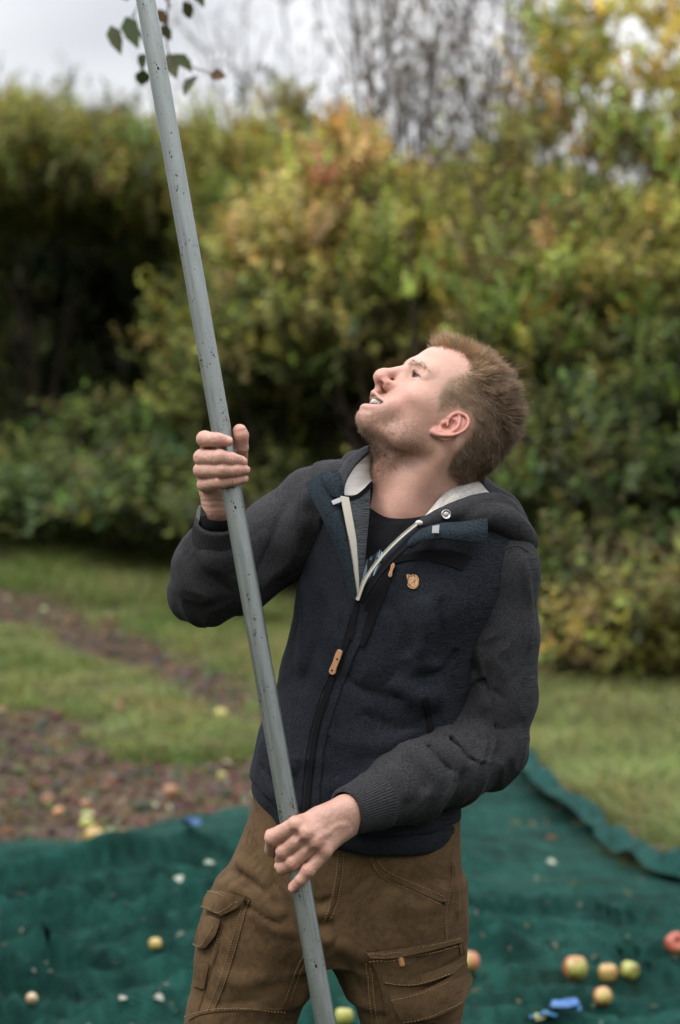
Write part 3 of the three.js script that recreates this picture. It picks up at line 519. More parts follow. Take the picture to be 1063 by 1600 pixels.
const APPLES = [ // px, py, diameter px, blush, base, label
  [733, 1502, 35, 0.9, YG, 'green apple with a pink cheek beside the thigh pocket of the man', 1],
  [899, 1511, 39, 1.3, YG, 'large red and green apple on the net left of the yellow pair', 1],
  [950, 1519, 31, 0.4, YE, 'pale bruised apple in the middle of the row on the net', 1],
  [984, 1515, 31, 0.08, YG, 'plain yellow apple touching the pale bruised one on the net', 1],
  [942, 1556, 31, 1.7, YE, 'small red apple on the net nearest to the bottom right corner', 1],
  [1056, 1473, 37, 1.6, YE, 'reddish apple cut by the right edge of the picture', 1],
  [538, 1587, 30, 0.1, YG, 'green apple on the net between the legs of the man', 1],
  [243, 1474, 21, 0.3, YE, 'yellow apple half sunk in the net left of the man', 1],
  [50, 1559, 18, 0.3, [0.42, 0.34, 0.20], 'small pale windfall apple in the bottom left corner of the net', 1],
  [147, 1305, 30, 0.3, YE, 'yellow apple on the soil touching the left edge of the net', 0],
  [136, 1287, 24, 0.05, YG, 'green apple behind the yellow one at the left net edge', 0],
  [345, 1116, 23, 0.15, YG, 'yellow green apple lying alone in the grass near the pole', 0],
  [267, 1237, 26, 0.12, ROT, 'rotten brown apple on the bare soil left of the pole', 0],
  [187, 1107, 20, 0.15, ROT, 'dark rotten apple in the grass left of the yellow one', 0],
  [75, 1249, 20, 0.12, ROT, 'brown windfall apple farthest left on the bare soil', 0],
  [135, 1257, 20, 0.15, ROT, 'brown windfall apple behind the pair at the net edge', 0],
  [92, 1268, 17, 0.7, YE, 'small orange windfall apple on the soil left of the pair', 0],
  [348, 1212, 16, 0.2, YG, 'tiny yellow apple on the soil close to the pole', 0],
  [834, 1230, 24, 0.7, ROT, 'red brown apple lying just behind the raised net corner', 0],
  [881, 1260, 22, 0.3, ROT, 'shrivelled brown apple at the right edge of the net', 0],
  [848, 1064, 16, 0.1, YE, 'pale apple in the grass beside the left elbow of the man', 0],
];
APPLES.forEach(([px, py, dia, blush, base, label, onNet], i) => {
  let q = (onNet ? onNetAt : onGround)(px, py + dia * 0.42); const d = EYE[2] - q[2], s = dia * d / FOCAL / 0.071, R = rng(i + 90);
  const r = rayDir(px, py), t = (q[2] - EYE[2]) / r[2]; q[0] = EYE[0] + r[0] * t;
  const o = thing('apple', label, 'apple', [q[0], q[1] + 0.029 * s * (onNet ? 0.9 : 0.85), q[2]], R() * 6.28, onNet ? 'apples lying on the net' : 'windfall apples on the ground');
  o.scale.setScalar(s); o.rotation.set((R() - 0.5) * 1.6, R() * 6.28, (R() - 0.5) * 1.6);
  mesh('fruit', appleGeo(i + 1, blush, base), appleMat, o); mesh('stalk', stalkGeo, stalkMat, o);
});
// loose leaves
function looseLeaf(name, label, px, py, len, wid, col, onNet, turn, group) {
  const b = new MB(); leafInto(b, [0, 0, -len / 2], [0, 0.05, 1], [0, 1, 0], len, wid, 0.35, 0.2); const q = (onNet ? onNetAt : onGround)(px, py), o = mesh(name, b.geo(), LEAFY(col)); o.position.set(q[0], q[1] + 0.012, q[2]); o.rotation.set(0.25, turn, 0.15); return tag(o, label, 'leaf', group);
}
looseLeaf('fallen_leaf', 'pale green leaf behind the pair of apples at the left net edge', 138, 1278, 0.085, 0.05, [0.36, 0.38, 0.16], 0, 0.6);
looseLeaf('fallen_leaf', 'pale green leaf left of the pair of apples at the net edge', 106, 1306, 0.075, 0.045, [0.34, 0.36, 0.17], 0, 2.1);
looseLeaf('fallen_leaf', 'small white leaf alone on the net right of the man', 862, 1352, 0.035, 0.03, [0.36, 0.37, 0.30], 1, 1.2);
looseLeaf('fallen_leaf', 'small white leaf on the net near the upper left thigh', 280, 1379, 0.035, 0.03, [0.33, 0.35, 0.28], 1, 0.3);
looseLeaf('fallen_leaf', 'pale leaf on the net closest to the left trouser hip', 328, 1354, 0.035, 0.026, [0.28, 0.34, 0.26], 1, 1.9);
looseLeaf('fallen_leaf', 'white leaf low on the net left of the thigh pocket', 248, 1566, 0.03, 0.025, [0.33, 0.33, 0.27], 1, 0.9);
looseLeaf('fallen_leaf', 'white leaf on the net left of the knee of the man', 193, 1567, 0.026, 0.022, [0.33, 0.33, 0.28], 1, 2.5);
looseLeaf('fallen_leaf', 'yellow leaf on the net below the row of apples', 845, 1596, 0.04, 0.03, [0.5, 0.48, 0.2], 1, 2.5);
{ // scraps of blue plastic
  const scrap = (name, label, px, py, w, h, seed, up) => { const rows = [], q = onNetAt(px, py), R = rng(seed); for (let i = 0; i < 4; i++) { const r = []; for (let j = 0; j < 4; j++) r.push([(j / 3 - 0.5) * w + (R() - 0.5) * w * 0.2, 0.012 + R() * h, (i / 3 - 0.5) * w * 0.6 + (R() - 0.5) * w * 0.2]); rows.push(r); } const m = mesh(name, sheet(rows, 12, 10, 0.002), std({ color: rgb(...up), roughness: 0.45 })); m.position.set(...q); tag(m, label, 'plastic scrap'); };
  scrap('plastic_scrap', 'small deep blue plastic scrap at the far edge of the net', 300, 1296, 0.055, 0.03, 5, [0.003, 0.045, 0.15]);
  scrap('plastic_scrap', 'crumpled light blue plastic scrap at the bottom right of the net', 882, 1588, 0.07, 0.03, 6, [0.04, 0.13, 0.33]);
  scrap('plastic_scrap', 'flat teal plastic scrap just left of the crumpled blue one', 848, 1597, 0.06, 0.015, 7, [0.005, 0.08, 0.17]);
}
{ // leaf litter and clods on the bare soil
  const R = rng(61), lit = [], b = new MB(), clod = [];
  leafInto(b, [0, 0, -0.03], [0, 0.1, 1], [0, 1, 0], 0.06, 0.042, 0.5, 0.5);
  const cols = [[0.17, 0.11, 0.06], [0.12, 0.08, 0.045], [0.22, 0.16, 0.085], [0.18, 0.12, 0.065], [0.30, 0.25, 0.16], [0.09, 0.06, 0.035]];
  for (let i = 0; i < 9000 && lit.length < 120; i++) { const d = 8.4 + R() * 8, z = depthZ(d), x = (R() * 2 - 1) * d * 0.17, s = soilness(x, z); if (R() > s * 0.8 + 0.05 || fbm(x * 1.5, z * 1.5, 20, 2) < -0.1) continue; lit.push([x, groundY(x, z) + 0.018, z, 0.5 + R() * 0.9, R() * 6.28, cols[Math.floor(R() * cols.length)].map((v) => v * (0.7 + 0.5 * R())), [(R() - 0.5) * 0.9, (R() - 0.5) * 0.9]]); }
  tag(scatter('leaf_litter', b.geo(), LEAFY([1, 1, 1]), lit), 'scattered brown and tan fallen leaves on the bare soil', 'fallen leaves');
  const g = new THREE.IcosahedronGeometry(0.03, 1), p = g.attributes.position; for (let i = 0; i < p.count; i++) { const k = 0.8 + 0.7 * noise(p.getX(i) * 40, p.getY(i) * 40, p.getZ(i) * 40); p.setXYZ(i, p.getX(i) * k * 1.3, p.getY(i) * k * 0.7, p.getZ(i) * k); } g.computeVertexNormals();
  for (let i = 0; i < 9000 && clod.length < 1800; i++) { const d = 8.4 + R() * 7, z = depthZ(d), x = (R() * 2 - 1) * d * 0.17; if (R() > soilness(x, z)) continue; clod.push([x, groundY(x, z) + 0.004, z, 0.25 + R() * R() * 1.3, R() * 6.28, [0.085, 0.061, 0.040].map((v) => v * (0.6 + 0.8 * R())), [R(), R()]]); }
  tag(scatter('soil_clods', g, std({ roughness: 1 }), clod), 'loose lumps of brown earth on the track', 'soil');
}
{
  const R = rng(71), bits = [], b = new MB(); leafInto(b, [0, 0, -0.02], [0, 0.1, 1], [0, 1, 0], 0.045, 0.012, 0.4, 0.3);
  for (let i = 0; i < 130; i++) { const q = onNetAt(-80 + R() * 1220, 1300 + Math.pow(R(), 0.8) * 330); if (!inPoly(NETPOLY, q[0], q[2])) continue; bits.push([q[0], q[1] + 0.006, q[2], 0.35 + R() * 0.8, R() * 6.28, [[0.10, 0.085, 0.045], [0.06, 0.08, 0.035], [0.07, 0.05, 0.03]][Math.floor(R() * 3)], [(R() - 0.5) * 0.8, (R() - 0.5) * 0.8]]); }
  tag(scatter('net_debris', b.geo(), LEAFY([1, 1, 1]), bits), 'scattered bits of dry grass and leaf lying on the green net', 'leaf debris');
}
// twig of an apple tree hanging behind the top of the pole
{
  const D = 5.6, Z = depthZ(D), A = (a, b, e = 0) => P(a, b, Z + e), o = thing('apple_branch', 'leafy apple twig hanging down behind the top of the pole', 'branch', A(262, -160));
  const rel = (p) => V.sub(p, A(262, -160)), b = new MB();
  for (const [pts, r] of [[[[262, -160], [266, -60], [262, 30], [264, 84], [300, 104], [342, 118]], 0.0032], [[[266, -60], [230, -20], [210, 20], [182, 56]], 0.0024], [[[262, 30], [244, 70], [226, 96], [220, 126]], 0.0022], [[[266, -60], [290, -10], [296, 20]], 0.002], [[[210, 20], [214, 44], [226, 62]], 0.0018]]) b.tube(smooth(pts.map(([x, y]) => rel(A(x, y))), 14), (t) => r * (1 - 0.6 * t), 5);
  mesh('stem', b.geo(), BARK, o);
  const LV = [[173, 40, 186, 76, 20], [197, 26, 212, 66, 24], [214, 50, 232, 70, 22], [228, 84, 219, 106, 20], [224, 108, 222, 132, 22], [250, 40, 268, 60, 18], [262, 84, 272, 112, 24], [272, 84, 298, 106, 20], [286, 2, 300, 28, 18], [250, -8, 270, 8, 16], [306, 118, 288, 140, 18], [328, 118, 350, 118, 20], [246, 14, 258, 36, 16], [238, 62, 252, 84, 18], [300, -30, 316, 4, 18], [186, -30, 200, 0, 18]], R = rng(8);
  for (const [x0, y0, x1, y1, w] of LV) { const lb = new MB(), p = rel(A(x0, y0, (R() - 0.5) * 0.08)), q = rel(A(x1, y1, (R() - 0.5) * 0.12)), L = V.len(V.sub(q, p)); leafInto(lb, p, V.sub(q, p), V.norm([(R() - 0.5) * 0.8, 0.5, 0.8]), L * 1.12, w * D / FOCAL * 1.25, 0.3, 0.15); mesh('leaf', lb.geo(), LEAFY(R() < 0.12 ? [0.09, 0.05, 0.025] : [0.030 + 0.02 * R(), 0.048, 0.014]), o); }
}

// ---------------------------------------------------------------- the man: skin
const person = thing('person', 'man in dark hooded jacket and brown cargo trousers gripping a tall pole and looking up', 'person');
const HS = 0.945, YAW = 74 * Math.PI / 180, PIT = 46 * Math.PI / 180, ROLL = -2 * Math.PI / 180;
const HF = [-Math.cos(PIT) * Math.sin(YAW), Math.sin(PIT), Math.cos(PIT) * Math.cos(YAW)];
let HU = [Math.sin(PIT) * Math.sin(YAW), Math.cos(PIT), -Math.sin(PIT) * Math.cos(YAW)], HL = V.cross(HU, HF);
{ const c = Math.cos(ROLL), s = Math.sin(ROLL), u = HU, l = HL; HU = V.add(V.mul(u, c), V.mul(l, s)); HL = V.sub(V.mul(l, c), V.mul(u, s)); }
const HO = P(680, 666, 0), MM = 0.001 * HS;
const toHead = (x, y, z) => { const q = [x - HO[0], y - HO[1], z - HO[2]]; return [V.dot(q, HL) / MM, V.dot(q, HU) / MM, V.dot(q, HF) / MM]; };
const fromHead = (x, y, z) => V.add(HO, V.add(V.mul(HL, x * MM), V.add(V.mul(HU, y * MM), V.mul(HF, z * MM))));
const dirHead = (d) => V.add(V.mul(HL, d[0]), V.add(V.mul(HU, d[1]), V.mul(HF, d[2])));

// ear frame, head millimetres
const EC = [71, -6, 5], EV = V.norm([0.1, 0.975, -0.2]), EUr = V.norm([0.5, -0.18, -0.85]), EU = V.norm(V.sub(EUr, V.mul(EV, V.dot(EUr, EV)))), EW = V.norm(V.cross(EV, EU)).map((c, i, a) => a[0] < 0 ? -c : c);
const earPt = (u, v, w) => V.add(EC, V.add(V.mul(EU, u), V.add(V.mul(EV, v), V.mul(EW, w))));
const HELIX = smooth([[2, 1, 3], [-5, 8, 3.5], [-8, 18, 4], [-4, 29, 5], [7, 35, 5.5], [18, 32, 6], [25, 22, 7], [26, 10, 7], [22, -3, 6.5], [15, -13, 6], [7, -21, 4.5], [-2, -25, 2.5]], 26);
const HELIXR = (t) => t < 0.1 ? 1.9 : t > 0.8 ? lerp(3.0, 4.6, (t - 0.8) / 0.2) : 2.9;
const ANTI = smooth([[4, -13, 3.5], [12, -8, 3.5], [16, 2, 4.5], [14, 14, 4.5], [6, 23, 4], [-2, 27, 3]], 10);
function earSDF(ax, y, z) {
  const q = [(ax - EC[0]) / 0.9, (y - EC[1]) / 0.9, (z - EC[2]) / 0.9], u = V.dot(q, EU), v = V.dot(q, EV), w = V.dot(q, EW);
  if (u * u + v * v + w * w > 3600) return 1e3;
  let plate = ell(u, v, w, 8, 6, 0.5, 18, 29, 4.2);
  plate = smin(plate, ell(u, v, w, -1, -21, 1.2, 9, 8, 4.2), 4);
  plate = smin(plate, ell(u, v, w, 4, 2, -7, 12, 18, 8), 5);
  plate = smax(plate, -ell(u, v, w, 4, 3, 4.5, 10, 13.5, 8), 3);
  plate = smax(plate, -ell(u, v, w, 0, 0, -4, 4, 4.5, 9), 3);
  let best = 1e9;
  for (let i = 0; i + 1 < HELIX.length; i++) { const r = HELIXR(i / (HELIX.length - 1)); best = Math.min(best, capV(u, v, w, HELIX[i], HELIX[i + 1], r, r)); }
  plate = smin(plate, best, 2);
  best = 1e9;
  for (let i = 0; i + 1 < ANTI.length; i++) best = Math.min(best, capV(u, v, w, ANTI[i], ANTI[i + 1], 2.6, 2.6));
  plate = smin(plate, best, 3);
  plate = smin(plate, ell(u, v, w, -5.5, -1, 2.5, 3.4, 5.5, 3.6), 3);
  return plate * 0.9;
}
const NASO = smooth([[17, -12, 101], [25, -24, 96], [34, -38, 87], [39, -54, 78]], 8);
const UPLIP = smooth([[0, -36, 103], [5, -35.2, 102.6], [14, -36.8, 98.6], [25, -40, 89.5], [34, -42, 77]], 8);
const LOWLIP = smooth([[0, -61.5, 97.5], [9, -60.4, 96.5], [20, -55, 90.5], [33, -43.5, 77]], 8);
function faceSDF(x, y, z) {
  const ax = Math.abs(x);
  let d = ell(x, y, z, 0, 42, -8, 75, 86, 91);
  d = smin(d, ell(x, y, z, 0, 20, -42, 60, 56, 56), 22);
  d = smin(d, ell(x, y, z, 0, 56, 30, 62, 58, 63), 22);
  d = smin(d, ell(x, y, z, 0, 0, 28, 64, 74, 62), 24);            // face mass
  d = smin(d, ell(ax, y, z, 44, -6, 52, 23, 19, 26), 20);         // cheekbone
  d = smin(d, ell(ax, y, z, 27, -30, 64, 20, 22, 21), 18);        // cheek
  d = smin(d, cap(ax, y, z, 51, -42, 2, 39, -61, 34, 12, 10), 18);  // jaw
  d = smin(d, cap(ax, y, z, 39, -61, 34, 10, -71, 76, 10.5, 12), 20);
  d = smin(d, ell(ax, y, z, 45, -32, 26, 19, 30, 26), 20);         // side of the jaw
  d = smin(d, ell(x, y, z, 0, -70, 84, 18, 14, 15.5), 14);         // chin
  d = smin(d, ell(x, y, z, 0, -47, 75, 35, 25, 24), 14);          // muzzle
  d = smin(d, cap(ax, y, z, 8, 39, 88, 40, 39, 72, 9.5, 9), 14);     // brow ridge
  d = smax(d, -ell(ax, y, z, 33, 20, 98, 19, 12, 17), 12);        // eye hollow
  d = smin(d, ell(ax, y, z, 32, 21, 69.5, 14.5, 13.8, 14), 4);      // lids over the eyeball
  d = smin(d, cap(ax, y, z, 22, 31, 84, 46, 27, 72, 4.5, 5), 7);      // upper lid fold
  d = smax(d, -ell(ax, y, z, 32.5, 21.2, 86, 13.6, 3.0, 14), 1.4);      // opening
  d = smin(d, cap(x, y, z, 0, -72, 60, 0, -82, 18, 13, 18), 18);   // under the chin
  // nose
  let n = cap(x, y, z, 0, 32, 88, 0, 0, 108, 8, 8.5);
  n = smin(n, sph(x, y, z, 0, -8.5, 112.5, 11), 8);
  n = smin(n, ell(ax, y, z, 7, -12, 111, 7.5, 7.5, 9), 6);
  n = smin(n, ell(ax, y, z, 13.0, -15, 100.5, 6.6, 8.5, 10), 5);
  n = smin(n, cap(x, y, z, 0, -17, 113, 0, -26, 101, 4, 5), 5);
  n = smin(n, cap(ax, y, z, 5, 20, 88, 15, -6, 86, 7, 10), 10);
  d = smin(d, n, 7);
  d = smax(d, -ell(ax, y, z, 12.4, -20.0, 107, 5.8, 3.2, 5.4), 1.3);   // nostril
  // lips and mouth
  let u = 1e9;
  for (let i = 0; i + 1 < UPLIP.length; i++) { const t = i / 8; u = Math.min(u, capV(ax, y, z, UPLIP[i], UPLIP[i + 1], lerp(3.5, 2.0, t), lerp(3.5, 2.0, t + 0.125))); }
  d = smin(d, u, 5);
  u = 1e9;
  for (let i = 0; i + 1 < LOWLIP.length; i++) { const t = i / 8; u = Math.min(u, capV(ax, y, z, LOWLIP[i], LOWLIP[i + 1], lerp(6.0, 2.2, t), lerp(6.0, 2.2, t + 0.125))); }
  d = smin(d, u, 4.5);
  d = smax(d, -ell(x, y, z, 0, -48.0 + ax * ax * 0.0052, 86, 32.5, 6.9, 27), 1.6);
  d = smin(d, cap(x, y, z, 0, -28, 100, 0, -34, 102, 4.5, 3.5), 6);
  // creases
  if (d < 8) {
    const [nd, np] = polyDist(NASO, ax, y, z);
    d += 1.3 * Math.exp(-nd * nd / 9) * sstep(0, 0.15, np) * sstep(0.9, 0.5, np);
    d -= 1.6 * Math.exp(-((ax - 37) ** 2 + (y + 36) ** 2) / 150) * sstep(60, 75, z);
    d += 0.5 * Math.exp(-((y + 66) ** 2) / 20) * sstep(26, 8, ax) * sstep(70, 85, z);
    d -= 0.8 * Math.exp(-((ax - 49) ** 2 + (y - 12) ** 2) / 60);
    d += 0.5 * Math.exp(-((y - 16 + (ax - 48) * 0.5) ** 2) / 3) * sstep(44, 48, ax) * sstep(62, 52, ax) * sstep(20, 50, z);
    d += 0.35 * fbm(x * 0.09, y * 0.09, z * 0.09, 2);
  }
  return smin(d, earSDF(ax, y, z), 2.5);
}
// neck in world space
const NECK = [fromHead(0, -22, -28), P(650, 745, -0.022), P(640, 800, -0.022), P(648, 850, -0.04)];
const NECKR = [0.056, 0.058, 0.065, 0.085];
const SCM = [fromHead(62, -20, -22), P(664, 745, 0.035), P(618, 806, 0.032)];
function neckSDF(x, y, z) {
  let d = capV(x, y, z, NECK[0], NECK[1], NECKR[0], NECKR[1]);
  d = smin(d, capV(x, y, z, NECK[1], NECK[2], NECKR[1], NECKR[2]), 0.02);
  d = smin(d, capV(x, y, z, NECK[2], NECK[3], NECKR[2], NECKR[3]), 0.03);
  d = smin(d, capV(x, y, z, SCM[0], SCM[1], 0.012, 0.011), 0.03);
  d = smin(d, capV(x, y, z, SCM[1], SCM[2], 0.011, 0.009), 0.03);
  d = smin(d, sph(x, y, z, ...P(600, 735, 0.012), 0.015), 0.03);
  // trapezius
  d = smin(d, capV(x, y, z, fromHead(0, -18, -42), P(712, 822, -0.075), 0.036, 0.055), 0.03);
  return d;
}
function headSDF(x, y, z) {
  const q = toHead(x, y, z);
  const far = Math.hypot(q[0], q[1] - 15, q[2]) > 190;
  const dn = neckSDF(x, y, z);
  if (far) return Math.min(dn, (Math.hypot(q[0], q[1] - 15, q[2]) - 150) * MM);
  return smin(faceSDF(...q) * MM, dn, 0.014);
}
// hairline in the side plane (z forward, y up), head millimetres
const HAIRLINE = [[115, 78], [86, 80], [70, 88], [55, 92], [43, 88], [39, 77], [45, 64], [53, 48], [52, 32], [45, 12], [36, 6], [30, -4], [24, -2], [20, 14], [12, 25], [-4, 33], [-18, 28], [-28, 14], [-28, -14], [-31, -30], [-41, -46], [-56, -52], [-80, -48], [-150, -20], [-150, 160], [115, 170]];
function hairDepth(q) { // >0 inside the hair, in mm from the hairline
  const e = polyEdge(HAIRLINE, q[2], q[1]); return inPoly(HAIRLINE, q[2], q[1]) ? e : -e;
}
const SKIN = [0.486, 0.282, 0.216];
function skinColor(x, y, z) {
  const q = toHead(x, y, z), ax = Math.abs(q[0]);
  let c = [...SKIN];
  const blot = fbm(x * 40, y * 40, z * 40, 3);
  c = c.map((v, i) => v * (1 + blot * [0.12, 0.2, 0.22][i]));
  const red = (k) => { c[0] *= 1 + 0.02 * k; c[1] *= 1 - 0.30 * k; c[2] *= 1 - 0.28 * k; };
  const near = (cx, cy, cz, r) => Math.exp(-((ax - cx) ** 2 + (q[1] - cy) ** 2 + (q[2] - cz) ** 2) / (r * r));
  red(0.75 * near(8, -12, 109, 16)); red(0.55 * near(40, -16, 68, 26)); red(0.35 * near(0, -70, 95, 18));
  if (ax > 62 && Math.abs(q[1]) < 60) red(0.75 * sstep(2.5, 0, earSDF(ax, q[1], q[2])));
  if (q[1] < -100) red(0.12);
  // lips
  const up = polyDist(UPLIP, ax, q[1], q[2]), lo = polyDist(LOWLIP, ax, q[1], q[2]);
  const lip = Math.max(sstep(5.4, 3.6, up[0]) * sstep(-36.5, -39.5, q[1] + up[1] * 8), sstep(7, 5.4, lo[0]) * sstep(-63, -60, q[1]));
  c = V.mix(c, [0.46, 0.215, 0.18], clamp(lip * 0.75));
  if (Math.abs(q[1] + 47.5 - ax * ax * 0.004) < 6.5 && ax < 30 && q[2] < 97 && q[2] > 60 && ax * ax / 900 + ((q[2] - 90) ** 2) / 700 < 0.95) c = V.mix(c, [0.12, 0.03, 0.025], sstep(96, 90, q[2] + ax * 0.25) * (up[0] > 4 && lo[0] > 5.6 ? 1 : 0));
  // stubble
  const jaw = sstep(-20, -50, q[1] - (60 - q[2]) * 0.3) * sstep(-8, 14, q[2] + (q[1] < -70 ? 10 : 0)) * (1 - lip);
  const beard = jaw * (q[1] < -62 ? 1 : 0.9) * sstep(-175, -120, q[1]) + sstep(10, 2, Math.abs(q[1] + 33)) * sstep(26, 18, ax) * sstep(85, 95, q[2]) * 0.35;
  const under = sstep(-80, -88, q[1] + (q[2] - 60) * 0.12) * sstep(0, 40, q[2]);
  const dot = sstep(0.0, 0.32, noise(x * 420, y * 420, z * 420)) * 0.55 + sstep(0, 0.4, noise(x * 190, y * 190, z * 190)) * 0.45;
  c = V.mix(c, [0.15, 0.095, 0.065], clamp(beard * (0.12 + 0.32 * dot) + under * (0.2 + 0.35 * dot)));
  // scalp under the hair
  if (q[1] > -80) { const h = hairDepth(q); c = V.mix(c, [0.21, 0.135, 0.085], sstep(-2, 9, h) * 0.85); }
  return c;
}

// ---------------------------------------------------------------- hair, brows, eyes, teeth
function scatterOn(geo, n, seed, keep) { // random points of a geometry: [p, n]
  const R = rng(seed), pos = geo.attributes.position.array, nor = geo.attributes.normal.array, idx = geo.index.array, acc = []; let sum = 0;
  const ids = [];
  for (let i = 0; i < idx.length; i += 3) {
    const a = idx[i] * 3, b = idx[i + 1] * 3, c = idx[i + 2] * 3;
    const m = [(pos[a] + pos[b] + pos[c]) / 3, (pos[a + 1] + pos[b + 1] + pos[c + 1]) / 3, (pos[a + 2] + pos[b + 2] + pos[c + 2]) / 3];
    const w = keep(m); if (w <= 0) continue;
    const u = [pos[b] - pos[a], pos[b + 1] - pos[a + 1], pos[b + 2] - pos[a + 2]], v = [pos[c] - pos[a], pos[c + 1] - pos[a + 1], pos[c + 2] - pos[a + 2]];
    sum += V.len(V.cross(u, v)) * w; acc.push(sum); ids.push(i);
  }
  const o = [];
  for (let k = 0; k < n; k++) {
    const t = R() * sum; let lo = 0, hi = acc.length - 1; while (lo < hi) { const m = (lo + hi) >> 1; acc[m] < t ? lo = m + 1 : hi = m; }
    let r1 = R(), r2 = R(); if (r1 + r2 > 1) { r1 = 1 - r1; r2 = 1 - r2; }
    const i = ids[lo], A = idx[i] * 3, B = idx[i + 1] * 3, C = idx[i + 2] * 3, q = [], nn = [];
    for (let d = 0; d < 3; d++) { q.push(pos[A + d] + (pos[B + d] - pos[A + d]) * r1 + (pos[C + d] - pos[A + d]) * r2); nn.push(nor[A + d]); }
    o.push([q, nn]);
  }
  return o;
}
function makeHair(headGeo) {
  const R = rng(77), b = new MB();
  const roots = scatterOn(headGeo, 24000, 5, (m) => { const q = toHead(...m); if (q[1] < -78 || Math.abs(q[0]) > 80 && q[2] > -40 && q[1] < 40) return 0; const h = hairDepth(q); if (h < -1) return 0; return (0.25 + sstep(0, 10, h) * 0.75) * (q[0] < -30 ? 0.35 : 1); });
  for (const [p, n] of roots) {
    const q = toHead(...p), nl = [V.dot(n, HL), V.dot(n, HU), V.dot(n, HF)], h = hairDepth(q);
    const top = sstep(58, 92, q[1] + Math.max(0, -q[2]) * 0.2), back = sstep(-30, -80, q[2]), fr = sstep(20, 75, q[2]) * top;
    let len = lerp(8, 21, top); len = Math.max(len, back * lerp(4, 14, sstep(-30, 25, q[1])));
    len *= lerp(0.6, 1, sstep(-55, -15, q[1])) * lerp(0.4, 1, sstep(-1, 10, h)) * (0.5 + 0.65 * R()) * (1 + 0.45 * noise(p[0] * 55 + 3, p[1] * 55, p[2] * 55)) * (R() < 0.03 ? 1.5 : 1);
    const K = 62, c1 = 2.2 * noise(p[0] * K, p[1] * K, p[2] * K), c2 = 2.2 * noise(p[0] * K + 9, p[1] * K, p[2] * K + 4), clump = c1;
    // combed forward at the brow, up on the crown, back and down at the sides and the nape
    let comb = V.mix([0.1, -0.25, -0.8], [0.2, 0.25, -0.25], top);
    comb = V.mix(comb, [0, 0.15, 0.55], fr);
    comb = V.mix(comb, [0.1, -0.5, -0.3], back * (1 - top));
    let dir = V.norm(V.add(V.mul(nl, lerp(0.55, 0.8, top)), V.add(comb, [0.45 * c1 + (R() - 0.5) * 0.55, (R() - 0.5) * 0.55 + 0.45 * c2, (R() - 0.5) * 0.55 - 0.4 * c1])));
    const dn = V.dot(dir, nl); if (dn < 0.2) dir = V.norm(V.add(dir, V.mul(nl, 0.28 - dn)));
    const bend = V.norm(V.add(dir, V.add(V.mul(comb, 0.6), [0.4 * c2, -0.1, 0.3 * c1])));
    const steps = len > 13 ? 4 : 3, pts = [], L = len * MM;
    let cur = V.add(p, V.mul(n, -0.0008)); pts.push(cur);
    for (let s = 1; s <= steps; s++) { const d = dirHead(V.norm(V.mix(dir, bend, s / steps))); cur = V.add(cur, V.mul(d, L / steps)); pts.push(cur); }
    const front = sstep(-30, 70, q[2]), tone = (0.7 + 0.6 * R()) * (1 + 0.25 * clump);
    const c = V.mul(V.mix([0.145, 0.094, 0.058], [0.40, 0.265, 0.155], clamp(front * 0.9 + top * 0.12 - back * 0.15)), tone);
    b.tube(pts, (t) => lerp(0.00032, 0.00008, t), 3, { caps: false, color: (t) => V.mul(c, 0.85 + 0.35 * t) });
  }
  return b.geo();
}
function makeBrows(headGeo) {
  const R = rng(19), b = new MB();
  const roots = scatterOn(headGeo, 150, 6, (m) => { const q = toHead(...m), ax = Math.abs(q[0]); if (q[2] < 50) return 0; const c = 35 + 4 * Math.sin(clamp((ax - 10) / 40) * 2.4); return Math.abs(q[1] - c) < 4 * sstep(54, 30, ax) + 0.8 && ax > 10 && ax < 52 ? 1 : 0; });
  for (const [p, n] of roots) {
    const q = toHead(...p), s = Math.sign(q[0]), nl = [V.dot(n, HL), V.dot(n, HU), V.dot(n, HF)];
    const d = V.norm([s * 0.9 + nl[0] * 0.4, 0.35 - Math.abs(q[0]) * 0.012 + nl[1] * 0.4 + (R() - 0.5) * 0.4, nl[2] * 0.5 - 0.3]), L = (5 + 4 * R()) * MM;
    b.tube([p, V.add(p, V.mul(dirHead(d), L * 0.5)), V.add(p, V.mul(dirHead(V.norm(V.add(d, [0, -0.2, -0.1]))), L))], (t) => lerp(0.0003, 0.0001, t), 3, { caps: false, color: V.mul([0.30, 0.19, 0.11], 0.7 + 0.6 * R()) });
  }
  // lashes
  for (const s of [1, -1]) for (let i = 0; i < 26; i++) {
    const t = i / 25, x = 32 + lerp(-12, 13, t), z = 70 + Math.sqrt(Math.max(0, 14.6 ** 2 - (x - 32) ** 2)) * 0.98, p = fromHead(s * x, 24.3 - 2.5 * (2 * t - 1) ** 2, z - 0.4);
    b.tube([p, V.add(p, V.mul(dirHead(V.norm([s * lerp(-0.3, 0.6, t), -0.25, 1])), 0.004)), V.add(p, V.mul(dirHead(V.norm([s * lerp(-0.3, 0.8, t), 0.4, 1])), 0.0075))], (q) => lerp(0.00032, 0.0001, q), 3, { caps: false, color: [0.05, 0.03, 0.02] });
  }
  return b.geo();
}
